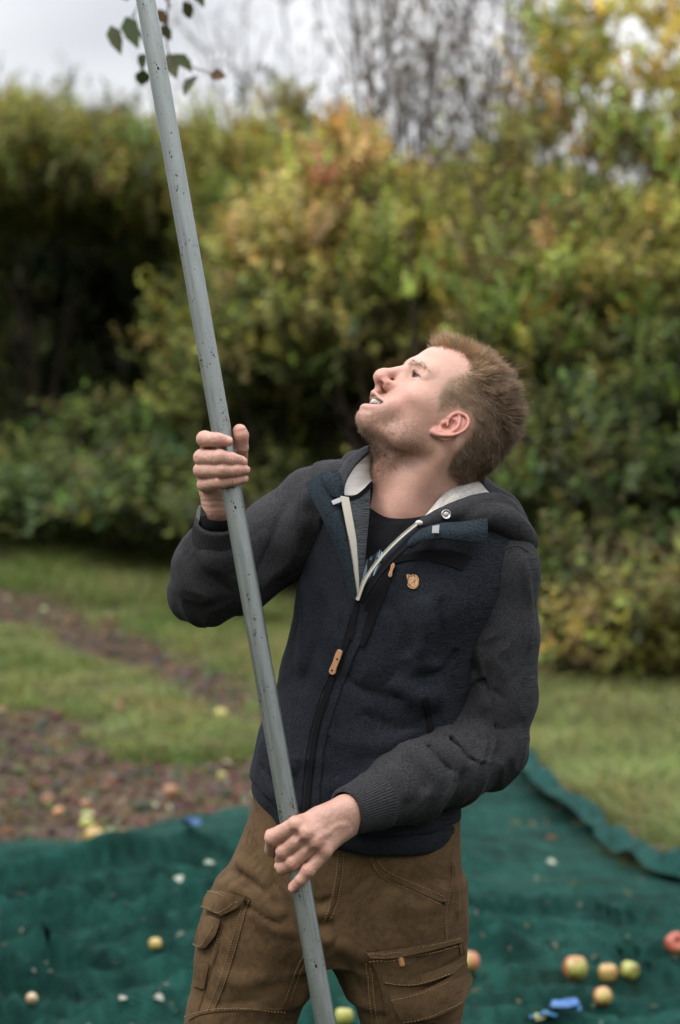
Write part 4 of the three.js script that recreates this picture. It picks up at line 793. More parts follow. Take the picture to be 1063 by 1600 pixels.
function makeStubble(headGeo) {
  const R = rng(23), b = new MB();
  const roots = scatterOn(headGeo, 3000, 8, (m) => {
    const q = toHead(...m), ax = Math.abs(q[0]); if (q[0] < -25 || q[1] > -20 || q[1] < -135) return 0;
    const lip = Math.min(polyDist(UPLIP, ax, q[1], q[2])[0], polyDist(LOWLIP, ax, q[1], q[2])[0]); if (lip < 7) return 0;
    const side = sstep(-32, -58, q[1] - (60 - q[2]) * 0.3) * sstep(0, 14, q[2]) * 0.5, under = sstep(-84, -92, q[1]) * sstep(0, 30, q[2]) * 1.4 * sstep(-112, -96, q[1]) * sstep(10, 45, q[2]);
    return side + under;
  });
  for (const [p, n] of roots) {
    const nl = [V.dot(n, HL), V.dot(n, HU), V.dot(n, HF)], under = toHead(...p)[1] < -86 ? 1 : 0, d = V.norm([nl[0] * 0.6 + (R() - 0.5) * 0.5, -0.7 + nl[1] * 0.6, nl[2] * 0.6 + (R() - 0.5) * 0.6]), L = (1.6 + 1.6 * R() + under * 4 * R()) * MM;
    b.tube([p, V.add(p, V.mul(dirHead(d), L))], (t) => lerp(0.00013, 0.00006, t), 3, { caps: false, color: V.mul([0.12, 0.075, 0.045], 0.6 + R()) });
  }
  return b.geo();
}
function addHead(parent, headGeo) {
  const hairMat = std({ vertexColors: true, roughness: 0.55, color: rgb(1, 1, 1) });
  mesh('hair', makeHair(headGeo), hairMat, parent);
  mesh('eyebrow', makeBrows(headGeo), hairMat, parent);
  mesh('stubble', makeStubble(headGeo), hairMat, parent);
  // eyeballs looking up and ahead
  for (const s of [1, -1]) {
    const c = fromHead(s * 32, 21, 69.5), look = V.norm(dirHead([s * -0.02, 0.05, 1])), g = new THREE.SphereGeometry(12.6 * MM, 40, 30), col = [], pos = g.attributes.position;
    for (let i = 0; i < pos.count; i++) {
      const a = Math.acos(clamp(V.dot(V.norm([pos.getX(i), pos.getY(i), pos.getZ(i)]), look), -1, 1));
      const w = a < 0.19 ? [0.004, 0.004, 0.004] : a < 0.47 ? [0.06, 0.08, 0.085] : a < 0.52 ? [0.02, 0.025, 0.03] : [0.34, 0.29, 0.27];
      col.push(...w);
    }
    g.setAttribute('color', new THREE.Float32BufferAttribute(col, 3));
    const m = mesh('eye', g, std({ vertexColors: true, roughness: 0.3, clearcoat: 0.25, clearcoatRoughness: 0.1 }), parent); m.position.set(...c);
  }
  // teeth: rounded crowns along the dental arch
  const tg = [];
  for (let i = -7; i <= 7; i++) {
    const a = i / 6.5 * 1.1, x = 25 * Math.sin(a), z = 68 + 27 * Math.cos(a), w = Math.abs(i) < 2 ? 4.3 : 3.7, g = new THREE.SphereGeometry(1, 14, 10);
    g.scale(w * MM * 0.54, 6.2 * MM, 2.6 * MM);
    const o = fromHead(x * 0.99, -43.0 + Math.abs(i) * 0.2, z), m = new THREE.Matrix4(), f = dirHead(V.norm([Math.sin(a), 0, Math.cos(a)])), r = dirHead(V.norm([Math.cos(a), 0, -Math.sin(a)]));
    m.makeBasis(new THREE.Vector3(...r), new THREE.Vector3(...HU), new THREE.Vector3(...f)); m.setPosition(...o); g.applyMatrix4(m); tg.push(g);
  }
  mesh('teeth', mergeGeometries(tg), std({ color: rgb(0.46, 0.41, 0.34), roughness: 0.25, clearcoat: 0.6 }), parent);
}

// ---------------------------------------------------------------- hands and the rest of the body
const POLE_A = P(228, 0, 0.05), POLE_B = P(509, 1600, 0.27), POLE_R = 0.0136, POLE_D = V.norm(V.sub(POLE_B, POLE_A));
const J = (px, py, z, r) => [...P(px, py, z), r];
const RIGHT = { // the hand round the pole, fingers towards the camera
  index: [J(330, 704, 0.112, 0.0125), J(321, 686, 0.143, 0.0108), J(341, 687, 0.177, 0.0092), J(356, 689.5, 0.175, 0.0074)],
  middle: [J(322, 726, 0.106, 0.0125), J(317, 715, 0.140, 0.0112), J(344, 715, 0.181, 0.0103), J(363, 718, 0.180, 0.0094), J(377, 721, 0.170, 0.0078)],
  ring: [J(322, 744, 0.104, 0.012), J(316, 735, 0.138, 0.0105), J(347, 735, 0.181, 0.0096), J(367, 735, 0.180, 0.0088), J(382, 734, 0.168, 0.0074)],
  pinky: [J(328, 762, 0.102, 0.0115), J(321, 757, 0.134, 0.0098), J(347, 753, 0.173, 0.0086), J(365, 751, 0.175, 0.0080), J(380, 748.5, 0.164, 0.0068)],
  thumb: [J(360, 752, 0.094, 0.015), J(374, 722, 0.118, 0.0115), J(379, 700, 0.136, 0.0082), J(377, 681, 0.142, 0.0104), J(375, 674, 0.142, 0.0098)],
};
const LEFT = { // the lower hand, its back towards the camera
  index: [J(463, 1289, 0.258, 0.0122), J(427, 1310, 0.243, 0.0102), J(424, 1327, 0.216, 0.0088), J(434, 1335, 0.204, 0.0078)],
  middle: [J(477, 1303, 0.263, 0.0122), J(444, 1331, 0.247, 0.0100), J(440, 1343, 0.222, 0.0088), J(450, 1346, 0.206, 0.0078)],
  ring: [J(490, 1317, 0.259, 0.0118), J(459, 1348, 0.251, 0.0096), J(442, 1357, 0.236, 0.0084), J(438, 1354, 0.226, 0.0074)],
  pinky: [J(506, 1331, 0.250, 0.0108), J(482, 1361, 0.259, 0.0088), J(470, 1375, 0.258, 0.0080), J(458.5, 1386, 0.254, 0.0070)],
  thumb: [J(515, 1296, 0.192, 0.015), J(470, 1297, 0.198, 0.0115), J(440, 1300, 0.206, 0.0098), J(423, 1304, 0.210, 0.0078)],
};
const WR = J(340, 792, 0.098, 0.0175), WR2 = J(338, 835, 0.085, 0.020), WL = J(542, 1270, 0.205, 0.0195), WL2 = J(580, 1252, 0.165, 0.024);
const handFingers = (h) => Object.values(h).map((js) => chain(js, 0.002));
const RF = handFingers(RIGHT), LF = handFingers(LEFT);
// skin folds over the joints
const knuckles = (h, at) => ['index', 'middle', 'ring', 'pinky'].map((k) => h[k][at]);
function rightHand(x, y, z) {
  if (sph(x, y, z, ...P(345, 725, 0.13), 0.16) > 0) return sph(x, y, z, ...P(345, 725, 0.13), 0.1);
  let palm = capV(x, y, z, WR, WR2, WR[3], WR2[3]);
  for (const k of ['index', 'middle', 'ring', 'pinky']) palm = smin(palm, capV(x, y, z, WR, RIGHT[k][0], 0.0155, RIGHT[k][0][3]), 0.010);
  palm = smin(palm, capV(x, y, z, P(345, 765, 0.100), P(356, 745, 0.098), 0.021, 0.014), 0.012);
  let d = palm;
  for (let i = 0; i < 4; i++) d = smin(d, RF[i](x, y, z), 0.0008);
  d = smin(d, RF[4](x, y, z), 0.006);
  for (const k of knuckles(RIGHT, 1)) d = smin(d, sph(x, y, z, k[0] - 0.002, k[1], k[2] + 0.001, k[3] * 0.92), 0.004);
  for (const k of ['middle', 'ring', 'pinky']) { const j = RIGHT[k][2]; d = smin(d, sph(x, y, z, j[0], j[1], j[2] + 0.0012, j[3] * 0.97), 0.004); }
  if (Math.abs(d) < 0.006) for (const k of ['index', 'middle', 'ring', 'pinky']) for (const q of [2, 3]) { // joint creases
    const j = RIGHT[k][q], p = RIGHT[k][q - 1]; if (!j || q === 3 && k === 'index') continue;
    const ax = V.norm(V.sub(j, p)), s = V.dot(V.sub([x, y, z], j), ax), amp = q === 2 ? 0.00042 : 0.00034; if (Math.abs(s) < 0.0055 && V.len(V.sub([x, y, z], j)) < 0.015) d += amp * Math.cos(s * 1800 + 2.5 * noise(x * 120, y * 120, z * 120)) * (1 - Math.abs(s) / 0.0055);
  }
  if (Math.abs(d) < 0.006) d += 0.0007 * fbm(x * 110, y * 160, z * 110, 2) + wristLines(x, y, z);
  return d;
}
function wristLines(x, y, z) { const a = P(340, 781, 0.1)[1] - y; return a > -0.004 && a < 0.022 ? 0.00022 * Math.sin(a * 800 + 2.5 * noise(x * 60, y * 60, z * 60)) * sstep(0.022, 0.012, a) : 0; }
const TEND = ['index', 'middle', 'ring', 'pinky'].map((k) => [LEFT[k][0], V.mix(LEFT[k][0], WL, 0.75)]);
const VAL = [0, 1, 2].map((i) => { const k = ['index', 'middle', 'ring', 'pinky'], a = LEFT[k[i]], b = LEFT[k[i + 1]], m = V.mix(a[0].slice(0, 3), b[0].slice(0, 3), 0.5), f = V.mix(a[1].slice(0, 3), b[1].slice(0, 3), 0.5); return V.add(V.mix(m, f, 0.30), [0, 0, 0.0165]); });
const VEIN = smooth([P(540, 1290, 0.235), P(525, 1292, 0.25), P(514, 1302, 0.257), P(500, 1306, 0.268)], 8), VEIN2 = smooth([P(545, 1300, 0.225), P(520, 1318, 0.247), P(508, 1318, 0.26)], 8);
function leftHand(x, y, z) {
  if (sph(x, y, z, ...P(490, 1310, 0.23), 0.17) > 0) return sph(x, y, z, ...P(490, 1310, 0.23), 0.11);
  let palm = capV(x, y, z, WL, WL2, WL[3], WL2[3]);
  for (const k of ['index', 'middle', 'ring', 'pinky']) palm = smin(palm, capV(x, y, z, WL, LEFT[k][0], 0.0165, LEFT[k][0][3]), 0.012);
  palm = smin(palm, capV(x, y, z, P(548, 1284, 0.200), P(502, 1322, 0.235), 0.019, 0.012), 0.012);
  palm = smin(palm, capV(x, y, z, P(538, 1262, 0.215), P(500, 1275, 0.24), 0.015, 0.012), 0.012);
  let d = palm;
  for (let i = 0; i < 4; i++) d = smin(d, LF[i](x, y, z), 0.0008);
  d = smin(d, LF[4](x, y, z), 0.004);
  for (const k of knuckles(LEFT, 0)) d = smin(d, sph(x, y, z, k[0] + 0.001, k[1] + 0.002, k[2] + 0.0045, 0.0088), 0.006);
  for (const k of knuckles(LEFT, 1)) d = smin(d, sph(x, y, z, k[0] - 0.001, k[1] + 0.001, k[2] + 0.001, k[3] * 0.98), 0.004);
  for (let i = 0; i < 3; i++) d = smax(d, -sph(x, y, z, VAL[i][0], VAL[i][1], VAL[i][2], 0.0062), 0.007);
  if (Math.abs(d) < 0.008) {
    let t = 0;
    for (const [a, b] of TEND) { const e = polyDist([a, b], x, y, z - 0.012); t = Math.max(t, Math.exp(-(e[0] ** 2) / 0.000030) * sstep(1, 0.3, e[1]) * sstep(0, 0.2, e[1])); }
    d -= 0.0013 * t;
    for (const vn of [VEIN, VEIN2]) { const e = polyDist(vn, x, y, z)[0]; d -= 0.0011 * Math.exp(-(e * e) / 0.000022); }
    for (const k of ['index', 'middle', 'ring', 'pinky']) { // creases over the middle joints
      const j = LEFT[k], ax = V.norm(V.sub(j[1], j[0])), s = V.dot(V.sub([x, y, z], j[1]), ax);
      if (Math.abs(s) < 0.006 && V.len(V.sub([x, y, z], j[1])) < 0.016) d += 0.00032 * Math.cos(s * 1700 + 3 * noise(x * 120, y * 120, z * 120)) * (1 - Math.abs(s) / 0.006);
    }
    d += 0.0005 * fbm(x * 160, y * 160, z * 160, 2);
  }
  return d;
}
// hidden trunk, arms and legs
const SHR = P(505, 800, -0.03), ELR = P(318, 918, 0.03), SHL = P(782, 890, -0.01), ELL = P(768, 1152, 0.0);
const FOOT_A = [P(300, 2330, 0)[0], 0.07, -0.02], FOOT_B = [P(662, 2330, 0)[0], 0.07, 0.02];
function trunk(x, y, z) {
  let d = ell(x, y, z, ...P(640, 990, -0.015), 0.10, 0.16, 0.075);
  d = smin(d, ell(x, y, z, ...P(560, 1230, -0.01), 0.12, 0.17, 0.085), 0.06);
  d = smin(d, ell(x, y, z, ...P(555, 1370, -0.01), 0.13, 0.11, 0.08), 0.06);
  for (const [a, b, ra, rb] of [[P(600, 830, -0.03), SHR, 0.04, 0.045], [P(680, 850, -0.03), SHL, 0.05, 0.05], [SHR, ELR, 0.042, 0.034], [ELR, WR2, 0.032, 0.02], [SHL, ELL, 0.045, 0.038], [ELL, WL2, 0.035, 0.023], [P(645, 830, -0.03), P(640, 900, -0.03), 0.045, 0.05],
    [P(440, 1430, 0), P(350, 1800, 0.01), 0.065, 0.05], [P(350, 1800, 0.01), V.add(FOOT_A, [0, 0.05, 0]), 0.045, 0.03], [P(640, 1430, 0), P(655, 1850, 0.03), 0.065, 0.05], [P(655, 1850, 0.03), V.add(FOOT_B, [0, 0.05, 0]), 0.045, 0.03]]) d = smin(d, capV(x, y, z, a, b, ra, rb), 0.03);
  for (const f of [FOOT_A, FOOT_B]) d = smin(d, cap(x, y, z, f[0], 0.05, f[2] - 0.03, f[0] - 0.02, 0.04, f[2] + 0.15, 0.03, 0.025), 0.03);
  return d;
}
const handColor = (x, y, z) => {
  const b = fbm(x * 60, y * 60, z * 60, 3); let c = SKIN.map((v, i) => v * 0.94 * (1 + b * [0.14, 0.25, 0.28][i]));
  let r = 0;
  for (const h of [RIGHT, LEFT]) for (const k in h) { const js = h[k], t = js[js.length - 1]; r = Math.max(r, Math.exp(-(((x - t[0]) ** 2 + (y - t[1]) ** 2 + (z - t[2]) ** 2)) / 0.00022)); const p = js[1]; r = Math.max(r, 0.7 * Math.exp(-(((x - p[0]) ** 2 + (y - p[1]) ** 2 + (z - p[2]) ** 2)) / 0.00012)); for (const p2 of [js[2], js[3]]) if (p2) r = Math.max(r, 0.6 * Math.exp(-(((x - p2[0]) ** 2 + (y - p2[1]) ** 2 + (z - p2[2]) ** 2)) / 0.00010)); const q = js[0]; r = Math.max(r, 0.6 * Math.exp(-(((x - q[0]) ** 2 + (y - q[1]) ** 2 + (z - q[2]) ** 2)) / 0.00022)); }
  const dirt = sstep(0.2, 0.5, fbm(x * 190 + 5, y * 190, z * 190, 3)) * 0.18;
  c = [c[0] * (1 - dirt * 0.7), c[1] * (1 - 0.22 * r) * (1 - dirt), c[2] * (1 - 0.24 * r) * (1 - dirt)];
  return c;
};
const box3 = (c, r) => [[c[0] - r, c[1] - r, c[2] - r], [c[0] + r, c[1] + r, c[2] + r]];
function nailOn(mb, tip, prev, face, len, wid) { // a fingernail on the side of the last joint that faces `face`
  const T = V.norm(V.sub(tip, prev)), N = V.norm(V.sub(face, V.mul(T, V.dot(face, T)))), B = V.cross(T, N), r = tip[3], nu = 6, nv = 6, ids = [];
  for (let i = 0; i <= nu; i++) for (let j = 0; j <= nv; j++) {
    const u = (i / nu - 0.45) * len, a = (j / nv - 0.5) * 2, e = 1 - 0.25 * Math.pow(Math.abs(i / nu - 0.5) * 2, 4), ang = a * wid * e, q = V.add(V.mul(N, Math.cos(ang)), V.mul(B, Math.sin(ang)));
    const edge = Math.max(Math.abs(a), Math.abs(i / nu - 0.5) * 2) > 0.99, R = r + (edge ? -0.0007 : 0.0006) + (i === nu ? 0.0004 : 0) - Math.max(0, u) * 0.12;
    ids.push(mb.vert(V.add(V.add(tip, V.mul(T, u)), V.mul(q, R)), q));
  }
  for (let i = 0; i < nu; i++) for (let j = 0; j < nv; j++) { const a = ids[i * (nv + 1) + j], b = ids[(i + 1) * (nv + 1) + j], c = ids[(i + 1) * (nv + 1) + j + 1], d = ids[i * (nv + 1) + j + 1]; mb.tri(a, c, b); mb.tri(a, d, c); }
}
const headGeo = solid(headSDF, [HO[0] - 0.19, P(0, 835, 0)[1], -0.19], [HO[0] + 0.19, HO[1] + 0.19, 0.16], 0.002, { color: skinColor });
const pores = dataTex(512, (u, v) => 0.5 + 0.35 * tileNoise(u, v, 90) + 0.35 * tileNoise(u, v, 190, 5) + 0.3 * tileNoise(u, v, 28, 2)), mottle = dataTex(512, (u, v) => { const n = tileNoise(u, v, 60, 3) + 0.7 * tileNoise(u, v, 150, 8); return [0.95 + 0.05 * n, 0.92 + 0.10 * n, 0.91 + 0.11 * n]; });
const skinMat = std({ vertexColors: true, map: retex(mottle, 9), bumpMap: retex(pores, 9), bumpScale: 0.0004, roughness: 0.46, name: 'skin' });
mesh('body', mergeGeometries([headGeo,
  solid(rightHand, ...box3(P(345, 745, 0.13), 0.095), 0.0013, { color: handColor }),
  solid(leftHand, ...box3(P(495, 1310, 0.22), 0.092), 0.0013, { color: handColor }),
  solid(trunk, [-0.5, 0, -0.25], [0.4, 1.5, 0.25], 0.014, { color: () => SKIN })]), skinMat, person);
addHead(person, headGeo);
const nailMat = std({ color: rgb(0.50, 0.285, 0.215), roughness: 0.35, clearcoat: 0.2 });
for (const [h, k, f, w] of [[RIGHT, 'index', [0.25, 0.3, 1], 0.75], [RIGHT, 'middle', [0.75, 0.1, 0.7], 0.75], [RIGHT, 'ring', [0.8, 0, 0.6], 0.75], [RIGHT, 'pinky', [0.8, 0, 0.6], 0.75], [LEFT, 'pinky', [0.1, 0.25, 1], 0.75], [LEFT, 'ring', [-0.9, 0.3, 0.3], 0.7], [LEFT, 'thumb', [0, 0.4, 1], 0.7]]) {
  const js = h[k], mb = new MB(); nailOn(mb, js[js.length - 1], js[js.length - 2], f, 0.0090, w); mesh('fingernail', mb.geo(), nailMat, person);
}

// ---------------------------------------------------------------- cloth materials
const felt = dataTex(512, (u, v) => 0.5 + 0.5 * tileNoise(u, v, 60) + 0.3 * tileNoise(u, v, 140, 7));
const feltTone = dataTex(512, (u, v) => { const n = 0.78 + 0.55 * tileNoise(u, v, 70, 2) + 0.5 * tileNoise(u, v, 160, 9); return [n, n, n]; });
const knit = dataTex(512, (u, v) => { const n = 0.5 + 0.25 * Math.sin(v * 2 * Math.PI * 128) * (0.6 + 0.8 * tileNoise(u, v, 30)) + 0.3 * tileNoise(u, v, 120, 3); return n; });
const heather = dataTex(512, (u, v, x, y) => { const s = noise(x * 0.16, y * 1.3, 3.3) * Math.min(1, Math.min(x, 511 - x) / 24) + 0.6 * tileNoise(u, v, 90, 1), n = 0.8 + 0.75 * s; return [n, n, n]; });
const twill = dataTex(256, (u, v) => 0.5 + 0.3 * Math.sin((u + v) * 2 * Math.PI * 64) + 0.25 * tileNoise(u, v, 50, 2));
const twillTone = dataTex(512, (u, v) => { const n = 0.82 + 0.3 * tileNoise(u, v, 5, 4) + 0.22 * tileNoise(u, v, 24, 6) + 0.25 * tileNoise(u, v, 110, 8); return [n, n * 0.995, n * 0.98]; });
const rib = dataTex(256, (u, v) => 0.5 + 0.5 * Math.sin(u * 2 * Math.PI * 48));
const clothMat = (c, tone, bump, s, bs, o = {}) => std({ color: rgb(...c), map: retex(tone, s), bumpMap: retex(bump, s), bumpScale: bs, roughness: 1, specularIntensity: 0.25, sheen: 0.12, sheenRoughness: 0.6, sheenColor: rgb(0.35, 0.37, 0.42), ...o });
const WOOL = clothMat([0.0185, 0.0212, 0.0275], feltTone, felt, 7, 0.0006);
const SWEAT = clothMat([0.038, 0.038, 0.041], heather, knit, 6, 0.0004);
const FLAP = clothMat([0.019, 0.028, 0.035], feltTone, felt, 8, 0.0007);
const LINING = clothMat([0.50, 0.47, 0.44], twillTone, knit, 5, 0.0002, { sheen: 0 });
const FLEECE = clothMat([0.075, 0.08, 0.088], feltTone, felt, 9, 0.0012);
const TEE = clothMat([0.007, 0.0072, 0.009], twillTone, knit, 6, 0.0002, { sheen: 0 });
const TROUSER = clothMat([0.098, 0.061, 0.031], twillTone, twill, 5, 0.0003, { sheen: 0.1, sheenColor: rgb(0.5, 0.4, 0.3) });
const THREAD = std({ color: rgb(0.24, 0.14, 0.066), roughness: 0.8 }), DARKTHREAD = std({ color: rgb(0.018, 0.019, 0.022), roughness: 0.9 });
const TAPE = std({ color: rgb(0.44, 0.405, 0.335), roughness: 0.9 }), LEATHER = std({ color: rgb(0.42, 0.22, 0.105), roughness: 0.6 }), STEEL = std({ color: rgb(0.55, 0.55, 0.54), metalness: 1, roughness: 0.3 });
const BLACK = std({ color: rgb(0.008, 0.008, 0.0095), roughness: 0.95, specularIntensity: 0.2 });

// ---------------------------------------------------------------- solids the clothes are cut from
function slices(rows, pow = 2.3, zref = 0.1) { // rows [py, px left, px right, z centre, half depth]
  const R = rows.map(([py, a, b, zc, hd]) => { const l = P(a, py, zc), r = P(b, py, zc); return [l[1], (l[0] + r[0]) / 2, zc, (r[0] - l[0]) / 2, hd]; });
  const S = smooth(R, 200).sort((a, b) => a[0] - b[0]), y0 = S[0][0], y1 = S[S.length - 1][0], N = 500, T = [];
  for (let i = 0; i <= N; i++) { const y = y0 + (y1 - y0) * i / N; let k = 0; while (k + 2 < S.length && S[k + 1][0] < y) k++; const t = clamp((y - S[k][0]) / (S[k + 1][0] - S[k][0] + 1e-9)); T.push(S[k].map((v, j) => lerp(v, S[k + 1][j], t))); }
  return (x, y, z, off = 0) => {
    const s = clamp((y - y0) / (y1 - y0)) * N, i = Math.min(N - 1, Math.floor(s)), t = s - i, A = T[i], B = T[i + 1];
    const cx = lerp(A[1], B[1], t), cz = lerp(A[2], B[2], t), a = lerp(A[3], B[3], t) + off, b = lerp(A[4], B[4], t) + off;
    const k = Math.pow(Math.pow(Math.abs(x - cx) / a, pow) + Math.pow(Math.abs(z - cz) / b, pow), 1 / pow);
    const d = (k - 1) * Math.min(a, b), e = Math.max(y - y1, y0 - y);
    return e > 0 ? Math.hypot(Math.max(d, 0), e) : d;
  };
}
const torso = slices([[735, 560, 715, -0.03, 0.05], [762, 515, 765, -0.03, 0.075], [800, 490, 800, -0.025, 0.098], [850, 474, 806, -0.018, 0.118], [900, 466, 798, -0.008, 0.128], [950, 460, 778, 0, 0.132], [1000, 453, 752, 0, 0.130], [1060, 437, 736, 0, 0.128], [1100, 424, 730, 0, 0.127], [1135, 409, 727, 0, 0.127], [1180, 399, 724, 0, 0.128], [1215, 393, 721, 0, 0.130], [1240, 394, 720, 0, 0.129], [1262, 399, 718, 0, 0.126], [1300, 400, 717, 0, 0.126], [1345, 400, 717, 0, 0.126]]);
const segDist = (a, b, x, y) => { const dx = b[0] - a[0], dy = b[1] - a[1], h = clamp(((x - a[0]) * dx + (y - a[1]) * dy) / (dx * dx + dy * dy)); return Math.hypot(x - a[0] - dx * h, y - a[1] - dy * h); };
function prism(pix, z) { const q = pix.map(([a, b]) => P(a, b, z)); return (x, y) => { let m = 1e9; for (let i = 0; i < q.length; i++) m = Math.min(m, segDist(q[i], q[(i + 1) % q.length], x, y)); return inPoly(q, x, y) ? -m : m; }; }
const vee = prism([[560, 944], [543, 868], [531, 775], [548, 712], [590, 690], [700, 700], [780, 760], [735, 792], [656, 818], [603, 868]], 0.11);
const HEMP = [[340, 1250], [396, 1257], [418, 1272], [445, 1294], [500, 1310], [590, 1324], [660, 1326], [718, 1318], [800, 1300]].map(([a, b]) => P(a, b, 0.05)), hemY = (x) => { let i = 0; while (i + 2 < HEMP.length && x > HEMP[i + 1][0]) i++; return lerp(HEMP[i][1], HEMP[i + 1][1], sstep(HEMP[i][0], HEMP[i + 1][0], x)); };
// folds: [pixel path, height, width]; traced on the plain solid, then added to it
function folded(base, list, fine = null) {
  const F = list.map(([path, amp, w]) => { const pts = hits(base, smooth(path, 12)); const c = pts.reduce((a, p) => V.add(a, p), [0, 0, 0]).map((v) => v / pts.length), r = Math.max(...pts.map((p) => V.len(V.sub(p, c)))) + w * 3; return { pts, amp, w, c, r }; }).filter((f) => f.pts.length > 2);
  return (x, y, z) => {
    let d = base(x, y, z);
    if (d > 0.03 || d < -0.03) return d;
    for (const f of F) {
      if (Math.hypot(x - f.c[0], y - f.c[1], z - f.c[2]) > f.r) continue;
      const [e, t] = polyDist(f.pts, x, y, z); if (e > f.w * 3) continue;
      d -= f.amp * (f.amp < 0 ? Math.exp(-e / (f.w * 0.6)) : Math.exp(-(e * e) / (f.w * f.w))) * sstep(-0.02, 0.25, t) * sstep(1.02, 0.75, t);
    }
    return fine ? d - fine(x, y, z) : d;
  };
}
// sleeves
const CUFR = J(338, 832, 0.092, 0.030), CUFR0 = J(338, 812, 0.100, 0.0285);
const sleeveR = chain([J(572, 790, -0.05, 0.070), J(506, 797, -0.03, 0.062), J(440, 842, -0.005, 0.056), J(372, 893, 0.015, 0.053), J(325, 922, 0.02, 0.046)], 0.02);
const foreR = chain([J(322, 924, 0.02, 0.046), J(328, 890, 0.05, 0.047), J(334, 862, 0.076, 0.040)], 0.02);
const elbowR = (x, y, z) => smin(smin(sleeveR(x, y, z), foreR(x, y, z), 0.012), sph(x, y, z, ...P(303, 933, 0.015), 0.030), 0.02);
const sleeveL = chain([J(735, 850, -0.03, 0.058), J(772, 893, -0.005, 0.062), J(772, 1000, 0.0, 0.061), J(768, 1085, 0.0, 0.060), J(757, 1160, 0.005, 0.058)], 0.02);
const foreL = chain([J(757, 1165, 0.005, 0.055), J(700, 1190, 0.06, 0.055), J(640, 1225, 0.115, 0.049), J(590, 1250, 0.155, 0.040)], 0.02);
const elbowL = (x, y, z) => smin(sleeveL(x, y, z), foreL(x, y, z), 0.02);
const foldsR = folded(elbowR, [
  [[[478, 800], [450, 860], [430, 905]], 0.0090, 0.012], [[[455, 770], [430, 830], [400, 900]], -0.0075, 0.010], [[[420, 830], [395, 870], [385, 920]], 0.0075, 0.009],
  [[[375, 860], [392, 880], [388, 935]], -0.0105, 0.008], [[[282, 850], [290, 900], [330, 945]], 0.0060, 0.012], [[[300, 865], [325, 900], [365, 925]], -0.0060, 0.010], [[[445, 885], [420, 900], [398, 922]], 0.0060, 0.009], [[[505, 760], [470, 790], [455, 830]], 0.0075, 0.010],
], (x, y, z) => { const w = fbm(x * 9, y * 9, z * 9, 2), r = 1 - Math.abs(noise(x * 17 - y * 7 + w * 2, y * 6 + w, 3.3)) * 2.4; return 0.0025 * fbm(x * 18, y * 18, z * 18, 3) + 0.0045 * Math.max(-0.2, r); });
const LE = P(757, 1165, 0.005), LAX = V.norm(V.sub(P(590, 1250, 0.155), LE)), LUP = V.norm(V.cross(LAX, V.cross([0, 1, 0], LAX)));
const foldsL = folded(elbowL, [
  [[[703, 1112], [722, 1090], [742, 1070], [762, 1060]], -0.0144, 0.008], [[[706, 1092], [728, 1070], [748, 1052]], 0.0096, 0.009], [[[700, 1130], [735, 1112], [770, 1092]], 0.0096, 0.010],
  [[[690, 1147], [712, 1165], [738, 1188], [770, 1200]], -0.0096, 0.008], [[[680, 1158], [705, 1180], [730, 1205]], 0.0096, 0.009], [[[664, 1160], [684, 1185], [712, 1212]], -0.0096, 0.008], [[[650, 1172], [668, 1195], [690, 1225]], 0.0096, 0.009],
  [[[632, 1180], [648, 1205], [668, 1240]], -0.0064, 0.009], [[[610, 1195], [625, 1220], [640, 1255]], 0.0064, 0.010], [[[590, 1206], [600, 1230], [615, 1268]], -0.0064, 0.008],
  [[[815, 862], [822, 900], [829, 960], [826, 1020]], 0.0064, 0.007], [[[712, 1010], [760, 1030], [800, 1060]], 0.0048, 0.012], [[[708, 1050], [750, 1065], [800, 1100]], -0.0048, 0.012], [[[760, 1130], [790, 1140], [822, 1120]], -0.0048, 0.012], [[[745, 1210], [780, 1190], [815, 1150]], 0.0048, 0.012],
  [[[720, 960], [735, 1000], [720, 1040]], -0.0064, 0.010], [[[765, 900], [735, 960], [722, 1010]], 0.0048, 0.012],
], (x, y, z) => {
  const s = V.dot(V.sub([x, y, z], LE), LAX), c = V.dot(V.sub([x, y, z], LE), LUP), w = 0.9 * fbm(x * 9, y * 9, z * 9, 2);
  const k = sstep(-0.05, 0.02, s) * sstep(0.24, 0.12, s), r = 1 - Math.abs(noise(s * 26 + c * 14 + w * 2.2, c * 6 + w, 2.2)) * 2.4;
  const k2 = sstep(1.02, 1.12, y) * sstep(1.36, 1.2, y) * 0.5, r2 = 1 - Math.abs(noise(y * 16 + x * 9 + w * 1.8, x * 6 + w, 7.2)) * 2.4;
  return 0.0022 * fbm(x * 20, y * 16, z * 20, 3) + 0.0075 * k * Math.max(-0.2, r) + 0.006 * k2 * Math.max(-0.2, r2);
});
const bodyBase = (x, y, z) => {
  let d = torso(x, y, z);
  d = smin(d, capV(x, y, z, P(600, 800, -0.03), P(520, 800, -0.035), 0.066, 0.060), 0.03);
  d = smin(d, capV(x, y, z, P(690, 840, -0.03), P(760, 880, -0.02), 0.066, 0.062), 0.03);
  return d;
};
